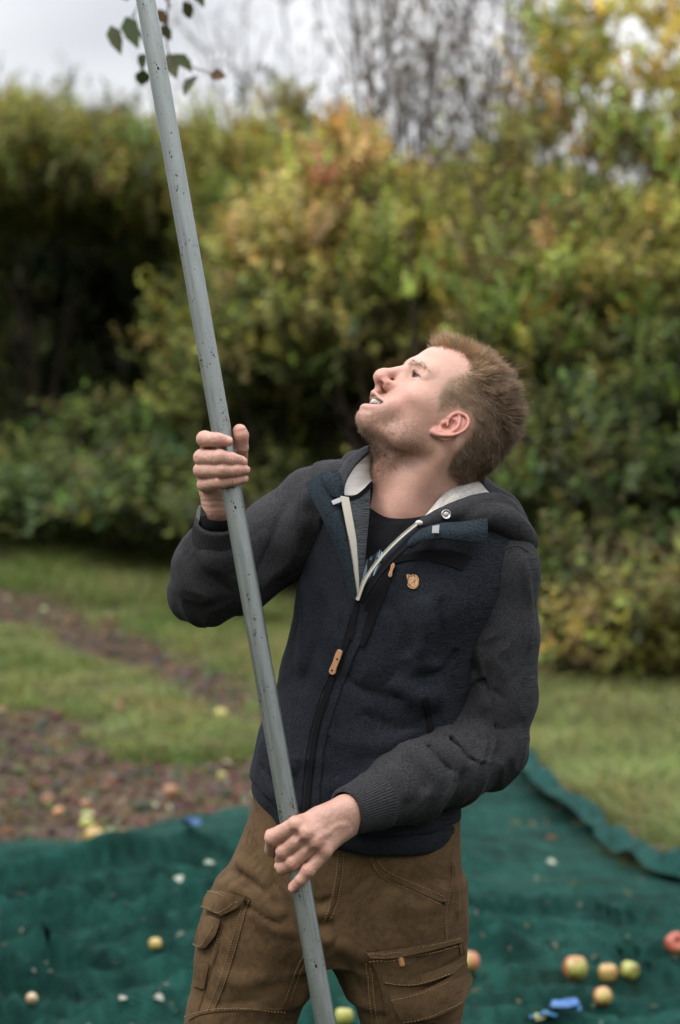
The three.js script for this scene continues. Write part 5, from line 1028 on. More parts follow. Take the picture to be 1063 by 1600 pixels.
const bodyFold = folded(bodyBase, [
  [[[610, 1060], [650, 1090], [700, 1085]], 0.0090, 0.014], [[[560, 1110], [630, 1140], [690, 1110]], -0.0090, 0.016], [[[545, 1160], [600, 1165], [660, 1135]], 0.0075, 0.014], [[[530, 1050], [570, 1080], [640, 1095]], -0.0075, 0.014],
  [[[470, 900], [478, 980], [470, 1060]], 0.0075, 0.012], [[[500, 920], [495, 1000], [470, 1090]], -0.0075, 0.014], [[[660, 930], [668, 980], [650, 1030]], 0.0075, 0.012], [[[690, 930], [690, 985], [680, 1040]], -0.0075, 0.012], [[[600, 930], [630, 985], [640, 1030]], -0.0060, 0.014],
  [[[410, 1150], [435, 1190], [470, 1200]], 0.0060, 0.010], [[[405, 1190], [430, 1225], [470, 1235]], -0.0075, 0.010], [[[500, 1230], [560, 1220], [600, 1190]], 0.0060, 0.012], [[[640, 1060], [690, 1050], [715, 1010]], -0.0090, 0.012],
], (x, y, z) => 0.0034 * fbm(x * 15, y * 12, z * 15, 3) + 0.005 * Math.max(0, 1 - Math.abs(noise(x * 7 + y * 5 + fbm(x * 6, y * 6, z * 6, 2), y * 9 - x * 4, 1.2)) * 3) * sstep(1.4, 1.2, y) + 0.0008 * fbm(x * 60, y * 60, z * 60, 2));
const jacketBody = (x, y, z) => {
  let d = bodyFold(x, y, z);
  if (d > 0.06) return d;
  const hy = hemY(x);
  d = smax(d, hy + 0.028 - y, 0.006);
  if (z > -0.02 && y > 1.3) d = smax(d, -Math.max(vee(x, y), 0.02 - z), 0.004);
  d = smax(d, y - (P(0, 752, 0)[1]), 0.01);
  return d;
};
const hemSDF = (x, y, z) => { const hy = hemY(x), d = torso(x, y, z, -0.004) - 0.0015 * fbm(x * 40, y * 25, z * 40, 2) - 0.003 * Math.sin(clamp((y - hy) / 0.034) * Math.PI), e = Math.abs(y - hy - 0.016) - 0.0175; return smax(d, e, 0.007); };
// t-shirt with a round neck
const NL = [P(575, 786, 0.01), P(622, 803, 0.04), P(703, 760, -0.02)];
let NLn = V.norm(V.cross(V.sub(NL[1], NL[0]), V.sub(NL[2], NL[0]))); if (NLn[1] < 0) NLn = V.mul(NLn, -1);
const nlSide = (x, y, z) => (x - NL[1][0]) * NLn[0] + (y - NL[1][1]) * NLn[1] + (z - NL[1][2]) * NLn[2];
const teeSDF = (x, y, z) => {
  let d = torso(x, y, z, -0.016);
  d = smin(d, capV(x, y, z, P(600, 800, -0.03), P(520, 800, -0.035), 0.05, 0.045), 0.03);
  d = smin(d, capV(x, y, z, P(690, 840, -0.03), P(760, 880, -0.02), 0.05, 0.045), 0.03);
  if (Math.abs(d) < 0.1) d = smin(d, neckSDF(x, y, z) - 0.0025, 0.015);
  d = smax(d, nlSide(x, y, z), 0.003);
  if (d < 0.02) d -= 0.0016 * fbm(x * 30, y * 20, z * 30, 2) + 0.0022 * Math.exp(-(((nlSide(x, y, z) + 0.010) / 0.009) ** 4));
  return smax(d, P(0, 1200, 0)[1] - y, 0.01);
};
// ---------------------------------------------------------------- trousers
const pelvis = slices([[1235, 396, 715, -0.005, 0.108], [1265, 393, 718, -0.005, 0.112], [1330, 368, 720, -0.005, 0.118], [1400, 334, 722, -0.005, 0.122], [1450, 322, 722, 0, 0.118], [1490, 330, 712, 0, 0.10]], 2.5);
const legA = slices([[1380, 345, 540, 0, 0.10], [1440, 322, 522, 0.004, 0.10], [1500, 306, 508, 0.008, 0.10], [1550, 297, 488, 0.01, 0.096], [1600, 288, 464, 0.012, 0.09], [1850, 262, 400, 0.02, 0.078], [2150, 240, 350, 0.0, 0.07], [2372, 235, 340, -0.01, 0.07]], 2.3);
const legB = slices([[1380, 510, 722, 0, 0.10], [1440, 512, 723, 0.002, 0.104], [1500, 518, 724, 0.006, 0.104], [1550, 538, 724, 0.01, 0.098], [1600, 564, 721, 0.012, 0.092], [1850, 592, 722, 0.03, 0.078], [2150, 612, 715, 0.01, 0.07], [2372, 618, 712, 0.01, 0.07]], 2.3);
const trouserBase = (x, y, z) => smin(pelvis(x, y, z), smin(legA(x, y, z), legB(x, y, z), 0.012), 0.03);
const trousers = folded(trouserBase, [
  [[[362, 1340], [395, 1362], [425, 1385]], 0.0078, 0.008], [[[352, 1356], [390, 1378], [420, 1402]], -0.0078, 0.008], [[[345, 1372], [385, 1398], [420, 1425], [450, 1432]], 0.0078, 0.009], [[[360, 1398], [400, 1425], [445, 1450]], -0.0065, 0.009], [[[380, 1415], [420, 1445], [470, 1462]], 0.0052, 0.009],
  [[[470, 1402], [500, 1412], [520, 1402]], -0.0078, 0.006], [[[470, 1418], [500, 1428], [520, 1424]], 0.0078, 0.007], [[[468, 1436], [495, 1446], [522, 1440]], -0.0078, 0.006], [[[475, 1458], [500, 1468], [522, 1474]], 0.0065, 0.008],
  [[[525, 1470], [560, 1495], [600, 1500]], 0.0052, 0.010], [[[520, 1490], [550, 1525], [575, 1570]], -0.0065, 0.010], [[[500, 1500], [480, 1540], [462, 1580]], 0.0052, 0.009], [[[600, 1400], [650, 1420], [700, 1405]], 0.0039, 0.014], [[[705, 1340], [712, 1380], [716, 1440]], 0.0052, 0.006],
  [[[330, 1520], [380, 1535], [430, 1520]], 0.0039, 0.012], [[[310, 1560], [350, 1570], [420, 1560]], -0.0039, 0.012],
], (x, y, z) => 0.0020 * fbm(x * 24, y * 24, z * 24, 3));

// ---------------------------------------------------------------- t-shirt, jacket, trousers: the pieces
const jacket = new THREE.Group(), pants = new THREE.Group(); jacket.name = 'jacket'; pants.name = 'trousers'; person.add(jacket, pants);
const X = (a, b, z) => P(a, b, z);
{
  const tee = mesh('t_shirt', solid(teeSDF, [-0.22, X(0, 1210, 0)[1], -0.2], [0.32, X(0, 740, 0)[1], 0.2], 0.004), TEE, person);
  mesh('jacket_body', solid(jacketBody, [-0.22, X(0, 1345, 0)[1], -0.19], [0.32, X(0, 715, 0)[1], 0.2], 0.0034), WOOL, jacket);
  mesh('hem', solid(hemSDF, [-0.22, X(0, 1345, 0)[1], -0.19], [0.3, X(0, 1215, 0)[1], 0.2], 0.004), WOOL, jacket);
  const cutR = (x, y, z) => smax(foldsR(x, y, z), -((y - CUFR[1]) * -0.55 + (z - CUFR[2]) * 0.83 < -9 ? 9 : 9), 0.001);
  mesh('sleeve', solid(foldsR, [-0.34, X(0, 1000, 0)[1], -0.16], [0.12, X(0, 700, 0)[1], 0.16], 0.0036), SWEAT, jacket);
  mesh('sleeve', solid(foldsL, [-0.08, X(0, 1290, 0)[1], -0.12], [0.36, X(0, 790, 0)[1], 0.25], 0.0034), SWEAT, jacket);
}
// cuffs: ribbed bands whose ribs run along the arm
function cuff(a, b, ra, rb, ribs, flat = [0, 0, 1]) {
  const n = ribs * 6, prof = [[0, 0.86], [0.02, 0.97], [0.06, 1.02], [0.2, 1.0], [0.45, 1.0], [0.7, 1.02], [0.86, 1.07], [0.95, 1.05], [1, 0.9], [1.0, 0.6]], b2 = new MB(), T = V.norm(V.sub(b, a)), N = V.norm(V.sub(flat, V.mul(T, V.dot(flat, T)))), B = V.cross(T, N);
  for (const [t, k] of prof) for (let s = 0; s < n; s++) {
    const w = s / n * 2 * Math.PI, r = lerp(ra, rb, t) * k + 0.0004 * Math.cos(w * ribs) * (k > 0.9 ? 1 : 0), d = V.add(V.mul(N, Math.cos(w) * 0.94), V.mul(B, Math.sin(w)));
    b2.vert(V.add(V.mix(a, b, t), V.mul(d, r)), V.norm(d), [s / n * 0.2, t * 0.05]);
  }
  for (let i = 0; i + 1 < prof.length; i++) for (let s = 0; s < n; s++) { const p = i * n + s, q = i * n + (s + 1) % n; b2.tri(p, q, q + n); b2.tri(p, q + n, p + n); }
  const g = b2.geo(); g.computeVertexNormals(); return g;
}
mesh('cuff', cuff(X(541, 1269, 0.207), X(592, 1249, 0.155), 0.0325, 0.040, 60), SWEAT, jacket);
mesh('cuff', cuff(X(338, 816, 0.104), X(335, 868, 0.072), 0.029, 0.041, 60, [0, 0.3, 1]), SWEAT, jacket);
{ // wrist strap
  const a = X(339, 803, 0.106), b = X(337, 826, 0.098), mb = new MB(), T = V.norm(V.sub(b, a)), N = V.norm(V.sub([0, 0, 1], V.mul(T, T[2]))), B = V.cross(T, N), loop = [];
  const prof = [[-0.008, 0.0192], [-0.0075, 0.0212], [0, 0.0218], [0.0075, 0.0212], [0.008, 0.0192]], n = 40, c = V.mix(a, b, 0.45);
  for (const [t, r] of prof) for (let s = 0; s < n; s++) { const w = s / n * 2 * Math.PI, d = V.add(V.mul(N, Math.cos(w)), V.mul(B, Math.sin(w))); mb.vert(V.add(V.add(c, V.mul(T, t)), V.mul(d, r)), V.norm(V.add(d, V.mul(T, t * 40)))); }
  for (let i = 0; i + 1 < prof.length; i++) for (let s = 0; s < n; s++) { const p = i * n + s, q = i * n + (s + 1) % n; mb.tri(p, q, q + n); mb.tri(p, q + n, p + n); }
  const watch = new THREE.Group(); watch.name = 'wristwatch'; person.add(watch);
  mesh('strap', mb.geo(), BLACK, watch);
  const dial = new THREE.CylinderGeometry(0.0145, 0.0150, 0.008, 32); const m = mesh('watch_case', dial, std({ color: rgb(0.05, 0.05, 0.052), roughness: 0.4, metalness: 0.6 }), watch); m.position.set(...V.add(c, [-0.0215, 0.006, -0.004])); m.rotation.set(0, 0.25, Math.PI / 2 - 0.15);
}
// ---- collar, hood, zip
const sh = (name, rows, thick, mat, nu = 16, nv = 12, par = jacket, o) => mesh(name, sheet(rows.map((r) => r.map(([a, b, z]) => X(a, b, z))), nu, nv, thick, o), mat, par);
// lapel on the left of the picture: from its folded top edge down to the zip
sh('collar', [
  [[478, 757, 0.070], [500, 742, 0.066], [522, 736, 0.060], [537, 742, 0.052]],
  [[487, 777, 0.094], [505, 770, 0.100], [524, 771, 0.098], [537, 775, 0.088]],
  [[506, 812, 0.116], [519, 812, 0.124], [532, 814, 0.124], [541, 816, 0.114]],
  [[524, 850, 0.128], [534, 850, 0.135], [543, 852, 0.136], [549, 853, 0.126]],
  [[538, 890, 0.134], [545, 890, 0.140], [552, 892, 0.141], [556, 893, 0.133]],
  [[549, 932, 0.136], [552, 934, 0.140], [556, 936, 0.141], [559, 938, 0.136]]], 0.009, FLAP, 22, 16);
sh('collar', [
  [[503, 741, 0.080], [518, 737, 0.080], [532, 741, 0.072]],
  [[508, 757, 0.101], [522, 755, 0.103], [534, 757, 0.094]],
  [[520, 777, 0.110], [529, 777, 0.112], [536, 776, 0.103]]], 0.010, FLAP, 10, 10);
sh('fabric_tab', [[[518, 783, 0.119], [532, 777, 0.117]], [[521, 789, 0.123], [534, 784, 0.121]]], 0.003, std({ color: rgb(0.30, 0.30, 0.32) }), 5, 5);
// cream zip tape and the fleece facing behind it
sh('zip_tape', [
  [[532, 775, 0.114], [545, 777, 0.103]], [[538, 806, 0.131], [550, 806, 0.118]], [[545, 840, 0.142], [556, 843, 0.130]], [[552, 880, 0.147], [558.5, 882, 0.140]], [[557, 915, 0.146], [560.5, 917, 0.141]], [[559, 936, 0.143], [561, 938, 0.141]]], 0.0026, TAPE, 24, 5);
sh('facing', [
  [[540, 778, 0.098], [558, 772, 0.078], [578, 757, 0.050]], [[546, 806, 0.110], [560, 802, 0.095], [577, 792, 0.068]], [[552, 843, 0.120], [563, 838, 0.108], [573, 830, 0.090]], [[557, 885, 0.130], [563, 876, 0.120], [569, 868, 0.106]], [[559, 920, 0.138], [562, 912, 0.130], [565, 902, 0.121]]], 0.006, FLEECE, 18, 10);
sh('hood_binding', [[[539, 776, 0.104], [552, 775, 0.092], [566, 767, 0.074], [581, 752, 0.046]], [[540, 782, 0.104], [553, 781, 0.092], [567, 773, 0.074], [582, 758, 0.046]]], 0.006, BLACK, 14, 5);
// hood: lining and outer cloth, left of the neck
sh('hood_lining', [
  [[577, 702, 0.005], [584, 705, -0.01], [592, 716, -0.03]], [[556, 723, 0.046], [574, 728, 0.020], [589, 740, -0.02]], [[541, 750, 0.080], [562, 752, 0.055], [585, 752, 0.01]], [[537, 774, 0.098], [557, 773, 0.080], [582, 757, 0.042]]], 0.004, LINING, 16, 12);
sh('hood', [
  [[580, 698, -0.01], [575, 701, 0.010], [577, 706, 0.018]], [[556, 711, 0.018], [550, 720, 0.046], [556, 727, 0.054]], [[540, 727, 0.045], [533, 742, 0.075], [541, 752, 0.086]], [[533, 748, 0.066], [529, 764, 0.096], [537, 775, 0.104]]], 0.010, SWEAT, 18, 10);
// hood to the right of the neck: white lining, rolled grey edge with a snap, grey folds on the shoulder
sh('hood_lining', [
  [[660, 812, 0.085], [690, 776, 0.040], [712, 752, 0.005], [735, 741, -0.03]], [[668, 811, 0.086], [700, 786, 0.060], [728, 762, 0.025], [748, 752, -0.012]], [[676, 810, 0.086], [708, 793, 0.068], [738, 778, 0.042], [762, 768, 0.012]], [[686, 809, 0.082], [716, 799, 0.066], [748, 787, 0.042], [774, 776, 0.020]]], 0.004, LINING, 18, 14);
const hoodRoll = chain(smooth([J(655, 819, 0.094, 0.0050), J(672, 815, 0.090, 0.0085), J(700, 804, 0.082, 0.0125), J(735, 795, 0.062, 0.0165), J(765, 790, 0.036, 0.0175), J(786, 796, 0.010, 0.0185), J(794, 806, -0.02, 0.018)], 18), 0.006);
const hoodFold = chain(smooth([J(720, 812, 0.074, 0.010), J(752, 806, 0.064, 0.016), J(785, 814, 0.038, 0.020), J(808, 832, 0.004, 0.020), J(822, 848, -0.03, 0.017)], 14), 0.008);
const hoodBulk = chain([J(808, 835, -0.03, 0.022), J(775, 812, -0.05, 0.036), J(730, 790, -0.085, 0.042), J(670, 770, -0.115, 0.045), J(600, 745, -0.10, 0.035), J(560, 735, -0.04, 0.022), J(543, 745, 0.03, 0.010)], 0.03);
const hoodSDF = (x, y, z) => { let d = smin(hoodRoll(x, y, z), hoodBulk(x, y, z), 0.010); d = Math.min(d, 9); d = smin(d, hoodFold(x, y, z), 0.005); return d < 0.02 ? d - 0.0022 * fbm(x * 38, y * 38, z * 38, 3) : d; };
mesh('hood', solid(hoodSDF, [-0.06, X(0, 880, 0)[1], -0.19], [0.33, X(0, 690, 0)[1], 0.13], 0.003), SWEAT, jacket);
// blue grey collar end under the hood
sh('collar', [
  [[640, 845, 0.112], [662, 828, 0.112], [690, 819, 0.110], [722, 817, 0.100], [748, 812, 0.086], [761, 811, 0.076]],
  [[637, 852, 0.124], [662, 838, 0.130], [690, 832, 0.132], [722, 831, 0.124], [746, 829, 0.108], [761, 829, 0.094]],
  [[640, 856, 0.122], [664, 845, 0.132], [690, 842, 0.136], [720, 845, 0.128], [742, 847, 0.114], [759, 847, 0.100]]], 0.008, FLAP, 24, 12);
sh('fabric_tab', [[[676, 822, 0.138], [687, 820, 0.138]], [[675, 833, 0.142], [686, 833, 0.142]]], 0.003, std({ color: rgb(0.30, 0.30, 0.32) }), 5, 5);
{ // right zip edge: thin cream tape, black placket
  const path = smooth([X(560, 938, 0.143), X(573, 905, 0.143), X(600, 868, 0.137), X(630, 838, 0.124), X(657, 816, 0.102)], 40);
  mesh('zip_tape', new MB().tube(path, 0.0015, 6).geo(), TAPE, jacket);
  const teeth = new MB(), tp = smooth(path, 190), lp = smooth([X(544, 777, 0.104), X(550, 806, 0.116), X(556.5, 843, 0.126), X(559.5, 882, 0.137), X(561, 917, 0.143), X(561, 938, 0.143)], 190);
  for (const [q, dx] of [[tp, -0.0022], [lp, 0.0016]]) for (let i = 1; i < q.length; i++) { const T = V.norm(V.sub(q[i], q[i - 1])), s = V.norm(V.cross(T, [0, 0, 1])), c = V.add(q[i], V.mul(s, q === tp ? -0.0024 : 0.001)); if (i % 2) teeth.tube([V.add(c, V.mul(s, -0.0016)), V.add(c, V.mul(s, 0.0016))], 0.00062, 5); }
  mesh('zip_teeth', teeth.geo(), std({ color: rgb(0.42, 0.40, 0.34), roughness: 0.5 }), jacket);
  sh('placket', [
    [[562, 942, 0.134], [576, 914, 0.134], [603, 876, 0.128], [634, 845, 0.116], [660, 822, 0.100]], [[568, 944, 0.136], [584, 916, 0.140], [612, 880, 0.136], [642, 852, 0.124], [668, 832, 0.112]]], 0.006, BLACK, 20, 6);
  const end = new THREE.SphereGeometry(0.0042, 12, 8); end.scale(1.3, 0.9, 0.7); const m = mesh('zip_stop', end, std({ color: rgb(0.5, 0.48, 0.46), roughness: 0.6 }), jacket); m.position.set(...X(655, 817, 0.106));
  // snap button
  const snap = new THREE.LatheGeometry([[0, 0.0016], [0.0028, 0.0018], [0.0034, 0.0010], [0.0046, 0.0012], [0.0056, 0.0026], [0.0066, 0.0024], [0.0072, 0.0008], [0.0070, -0.001]].map(([a, b]) => new THREE.Vector2(a, b)), 32);
  const sb = mesh('snap_button', snap, std({ color: rgb(0.42, 0.40, 0.37), metalness: 1, roughness: 0.32 }), jacket), h = hit(hoodSDF, 697, 804, 0.0006);
  if (h) { const n = gradOf(hoodSDF, h, 0.004); sb.position.set(...h); sb.quaternion.setFromUnitVectors(new THREE.Vector3(0, 1, 0), new THREE.Vector3(...n)); }
}
// ---- seams, zips and badges on the jacket front
const JB = (x, y, z) => Math.min(jacketBody(x, y, z), hemSDF(x, y, z));
const along = (name, f, path, w, t, mat, par = jacket, n = 50) => mesh(name, strapOn(f, path, n, w, t), mat, par);
along('front_zip', JB, [[559, 940], [551, 975], [541, 1005], [529, 1035], [514, 1075], [500, 1120], [489, 1170], [483, 1225], [480, 1268], [479, 1292]], 0.0085, 0.0022, BLACK);
along('zip_flap', JB, [[571, 955], [559, 1000], [545, 1035], [529, 1075], [513, 1122], [502, 1170], [496, 1225], [494, 1270]], 0.010, 0.0028, WOOL);
along('zip_flap', JB, [[545, 960], [534, 1000], [520, 1035], [503, 1075], [488, 1122], [477, 1170], [471, 1225], [468, 1262]], 0.007, 0.0020, WOOL);
along('chest_pocket_zip', JB, [[612, 886], [600, 915], [583, 950], [567, 985], [556, 1004]], (t) => lerp(0.012, 0.030, t), 0.0022, BLACK);
along('seam', JB, [[590, 880], [640, 868], [690, 876], [722, 888]], 0.0035, 0.0016, BLACK);
{ const rows = [[[604, 880], [650, 862], [700, 860], [738, 870]], [[598, 888], [642, 876], [692, 882], [722, 893]]].map((r) => r.map(([a, b]) => { const h = hit(JB, a, b) || X(a, b, 0.1); return V.add(h, V.mul(gradOf(JB, h, 0.006), 0.0012)); })); mesh('yoke', sheet(rows, 14, 6, 0.003), BLACK, jacket); }
along('sleeve_seam', foldsL, [[704, 960], [712, 930], [728, 902], [750, 880], [778, 862], [806, 852], [826, 862]], 0.0040, 0.0018, SWEAT);
along('sleeve_seam', foldsR, [[470, 758], [463, 800], [462, 850], [464, 885]], 0.0036, 0.0014, SWEAT);
along('side_pocket', JB, [[664, 1090], [672, 1130], [672, 1160], [664, 1185]], 0.010, 0.0022, BLACK);
mesh('stitching', mergeGeometries([stitchesOn(JB, [[552, 1008], [540, 1035], [523, 1075], [508, 1122], [497, 1170], [491, 1225]], 260, 0.0042, 0.00035, { lift: 0.003 }), stitchesOn(JB, [[530, 1008], [515, 1040], [499, 1078], [485, 1122], [474, 1170]], 260, 0.0042, 0.00035, { lift: 0.0022 }), stitchesOn(foldsL, [[710, 962], [718, 932], [734, 906], [755, 886], [782, 869]], 160, 0.0042, 0.00035)]), std({ color: rgb(0.03, 0.032, 0.037), specularIntensity: 0.2 }), jacket);
function plate(name, f, px, py, shape, depth, mat, turn = 0, lift = 0.0012, par = jacket) { // a flat cut piece set on the cloth
  const g = new THREE.ExtrudeGeometry(shape, { depth, bevelEnabled: true, bevelThickness: 0.0006, bevelSize: 0.0006, bevelSegments: 2, curveSegments: 20 });
  const h = hit(f, px, py), n = gradOf(f, h, 0.008), m = mesh(name, g, mat, par); m.position.set(...V.add(h, V.mul(n, lift)));
  const up = V.norm(V.sub([Math.sin(turn), Math.cos(turn), 0], V.mul(n, V.dot([Math.sin(turn), Math.cos(turn), 0], n)))), r = V.cross(up, n);
  m.quaternion.setFromRotationMatrix(new THREE.Matrix4().makeBasis(new THREE.Vector3(...r), new THREE.Vector3(...up), new THREE.Vector3(...n)));
  m.scale.setScalar(0.86); const uv = g.attributes.uv, p = g.attributes.position; for (let i = 0; i < uv.count; i++) uv.setXY(i, p.getX(i) / 0.024 + 0.5, p.getY(i) / 0.028 + 0.5);
  return m;
}
const shape = (pts, closed = true) => { const s = new THREE.Shape(); smooth(pts, 40, true).forEach(([a, b], i) => i ? s.lineTo(a, b) : s.moveTo(a, b)); return s; };
{
  const badgeTex = canvasTex(240, 280, (g, w, h) => {
    g.fillStyle = '#b98a5e'; g.fillRect(0, 0, w, h); g.strokeStyle = '#2c1c12'; g.lineJoin = g.lineCap = 'round'; g.lineWidth = 9;
    g.beginPath(); g.ellipse(120, 145, 84, 104, 0, 0, 7); g.stroke();
    g.lineWidth = 7; g.beginPath(); g.moveTo(52, 80); g.lineTo(60, 30); g.lineTo(88, 62); g.lineTo(130, 60); g.lineTo(162, 32); g.lineTo(160, 84); g.quadraticCurveTo(158, 130, 104, 168); g.lineTo(66, 206); g.lineTo(52, 190); g.quadraticCurveTo(66, 130, 52, 80); g.stroke();
    g.beginPath(); g.moveTo(66, 206); g.quadraticCurveTo(110, 250, 150, 200); g.quadraticCurveTo(120, 190, 176, 120); g.stroke(); g.beginPath(); g.moveTo(104, 168); g.quadraticCurveTo(150, 160, 176, 118); g.stroke();
    g.fillStyle = '#2c1c12'; g.beginPath(); g.ellipse(88, 112, 7, 9, 0, 0, 7); g.fill(); g.beginPath(); g.ellipse(60, 194, 9, 8, 0, 0, 7); g.fill();
  });
  badgeTex.wrapS = badgeTex.wrapT = THREE.ClampToEdgeWrapping;
  plate('leather_badge', JB, 645, 909, shape([[-0.0085, 0.0105], [-0.006, 0.0120], [-0.002, 0.0102], [0.003, 0.0108], [0.0075, 0.008], [0.0095, 0.001], [0.007, -0.008], [0.001, -0.0122], [-0.005, -0.0108], [-0.0088, -0.006], [-0.0075, 0.001]]), 0.0012, std({ map: badgeTex, roughness: 0.6 }), -0.1);
  const pullShape = shape([[-0.004, 0.019], [0, 0.0205], [0.004, 0.019], [0.0046, 0.005], [0.0044, -0.010], [0.0052, -0.017], [0.002, -0.0205], [-0.003, -0.020], [-0.0052, -0.016], [-0.0042, -0.004], [-0.0046, 0.008]]);
  const pull = plate('zip_pull', JB, 528, 1034, pullShape, 0.0026, LEATHER, 0.42, 0.005);
  for (const [u, v] of [[0.001, 0.006], [-0.0005, -0.0145]]) { const r = new THREE.SphereGeometry(0.0017, 12, 8); r.translate(u, v, 0.0030); mesh('rivet', r, BLACK, jacket).applyMatrix4(pull.matrix.compose(pull.position, pull.quaternion, pull.scale)); }
  plate('pocket_zip_pull', JB, 612, 893, shape([[-0.0024, 0.011], [0.0012, 0.012], [0.0030, 0.008], [0.0016, -0.001], [0.0026, -0.009], [-0.0002, -0.0115], [-0.0028, -0.008], [-0.0016, 0.001]]), 0.0018, LEATHER, 0.2, 0.0035);
  // zip slider on the side pocket, at the edge of the body
  const tag1 = new THREE.BoxGeometry(0.003, 0.012, 0.002), tm = mesh('pocket_zip_pull', tag1, std({ color: rgb(0.5, 0.4, 0.2), metalness: 1, roughness: 0.4 }), jacket); tm.position.set(...X(728, 1256, 0.03));
  // print on the t-shirt: a pale mountain and trees
  const tex = canvasTex(256, 256, (g, w, h) => { g.fillStyle = '#0e0f12'; g.fillRect(0, 0, w, h); const R = rng(3); for (let i = 0; i < 46; i++) { const x = R() * w, y = 40 + R() * 190, l = 20 + R() * 50, v = 90 + R() * 110 | 0; g.fillStyle = `rgb(${v * 0.75 | 0},${v * 0.92 | 0},${v})`; g.beginPath(); g.moveTo(x, y - l); g.lineTo(x + 5 + R() * 10, y + l * 0.5); g.lineTo(x - 5 - R() * 10, y + l * 0.5); g.fill(); } });
  const q = [[[560, 884], [576, 873], [596, 858]], [[562, 905], [578, 888], [598, 872]], [[563, 925], [574, 912], [586, 898]]], rows = q.map((r) => r.map(([a, b]) => { const h = hit(teeSDF, a, b, 0.0015) || X(a, b, 0.11); return h; }));
  mesh('shirt_print', sheet(rows, 10, 10, 0.0012, { uvs: 14 }), std({ map: tex, roughness: 0.9 }), person);
}
// ---- trousers
mesh('trouser_cloth', solid(trousers, [-0.32, 0.035, -0.16], [0.26, X(0, 1240, 0)[1], 0.2], 0.0042), TROUSER, pants);
const TB = trousers;
const lay = (name, rows, thick, mat = TROUSER, lift = 0.0015, nu = 16, nv = 10) => { // a piece of cloth lying on the trousers
  const R = rows.map((r) => r.map(([a, b, e = 0]) => { const h = hit(TB, a, b); if (!h) return X(a, b, 0.05); return V.add(h, V.mul(gradOf(TB, h, 0.006), lift + e)); }));
  return mesh(name, sheet(R, nu, nv, thick), mat, pants);
};
const seamT = (path, w = 0.0042, t = 0.0016) => along('seam', TB, path, w, t, TROUSER, pants, 60);
// right of the picture: slanted hand pocket, thigh pocket with two flaps
seamT([[583, 1328], [581, 1345], [596, 1365], [640, 1385], [690, 1407], [697, 1410]], 0.006, 0.0018);
seamT([[707, 1330], [709, 1370], [704, 1405], [698, 1440], [700, 1470]]);
seamT([[535, 1325], [530, 1370], [522, 1410], [510, 1440]], 0.004, 0.0014);
lay('thigh_pocket', [[[572, 1487, 0.001], [640, 1478, 0.002], [718, 1462, 0.001]], [[590, 1520, 0.003], [650, 1516, 0.005], [722, 1490, 0.003]], [[600, 1560, 0.003], [655, 1558, 0.006], [724, 1530, 0.003]], [[608, 1598, 0.002], [660, 1598, 0.005], [722, 1590, 0.002]]], 0.005);
lay('pocket_flap', [[[572, 1487, 0.003], [610, 1483, 0.005], [660, 1474, 0.005], [718, 1460, 0.003]], [[580, 1496, 0.006], [614, 1493, 0.008], [664, 1484, 0.008], [720, 1470, 0.005]]], 0.004);
lay('pocket_flap', [[[598, 1520, 0.007], [640, 1522, 0.010], [690, 1506, 0.008], [721, 1490, 0.004]], [[600, 1532, 0.008], [645, 1536, 0.013], [692, 1522, 0.011], [723, 1508, 0.006]]], 0.005);
lay('pocket_flap', [[[610, 1552, 0.009], [650, 1545, 0.014], [690, 1525, 0.013], [716, 1505, 0.008]], [[618, 1570, 0.012], [656, 1565, 0.017], [696, 1545, 0.016], [724, 1525, 0.011]], [[630, 1589, 0.013], [664, 1584, 0.018], [702, 1568, 0.017], [732, 1550, 0.012]]], 0.005);
{ const g = new THREE.CapsuleGeometry(0.004, 0.010, 4, 10), m = mesh('pencil_stub', g, std({ color: rgb(0.40, 0.19, 0.08), roughness: 0.6 }), pants), h = hit(TB, 627, 1499); m.position.set(...V.add(h, [0, 0, 0.009])); m.rotation.z = 0.2; }
{ const g = new THREE.SphereGeometry(0.0032, 14, 8); g.scale(1, 1, 0.5); const m = mesh('rivet', g, std({ color: rgb(0.05, 0.045, 0.04), metalness: 0.8, roughness: 0.4 }), pants), h = hit(TB, 693, 1408); m.position.set(...V.add(h, [0, 0, 0.003])); }
lay('belt_loop', [[[714, 1470, 0.002], [722, 1468, 0]], [[715, 1490, 0.002], [722, 1488, 0]]], 0.004, TROUSER, 0.002, 5, 5);
// left of the picture: thigh pocket on the outside of the leg, knee panel
lay('pocket_flap', [[[333, 1393, 0.003], [362, 1394, 0.006], [387, 1402, 0.004]], [[327, 1406, 0.006], [352, 1410, 0.010], [375, 1420, 0.006]], [[324, 1422, 0.006], [340, 1427, 0.009], [352, 1432, 0.006]]], 0.005);
lay('pocket_flap', [[[322, 1432, 0.004], [340, 1434, 0.007], [350, 1438, 0.005]], [[314, 1458, 0.005], [330, 1462, 0.008], [342, 1462, 0.005]], [[309, 1478, 0.003], [320, 1482, 0.006], [328, 1480, 0.004]]], 0.005);
lay('pocket_panel', [[[310, 1502, 0.002], [324, 1504, 0.003], [330, 1506, 0.002]], [[304, 1540, 0.002], [316, 1544, 0.003], [322, 1545, 0.002]]], 0.004, TROUSER, 0.001, 8, 6);
seamT([[388, 1403], [376, 1440], [362, 1490], [346, 1540], [330, 1580]], 0.010, 0.0016);
seamT([[348, 1440], [338, 1490], [322, 1540], [310, 1580]], 0.003, 0.0014);
seamT([[296, 1592], [320, 1582], [370, 1577], [440, 1578]], 0.004, 0.0016);
seamT([[476, 1488], [462, 1520], [448, 1560], [440, 1598]], 0.004, 0.0014);
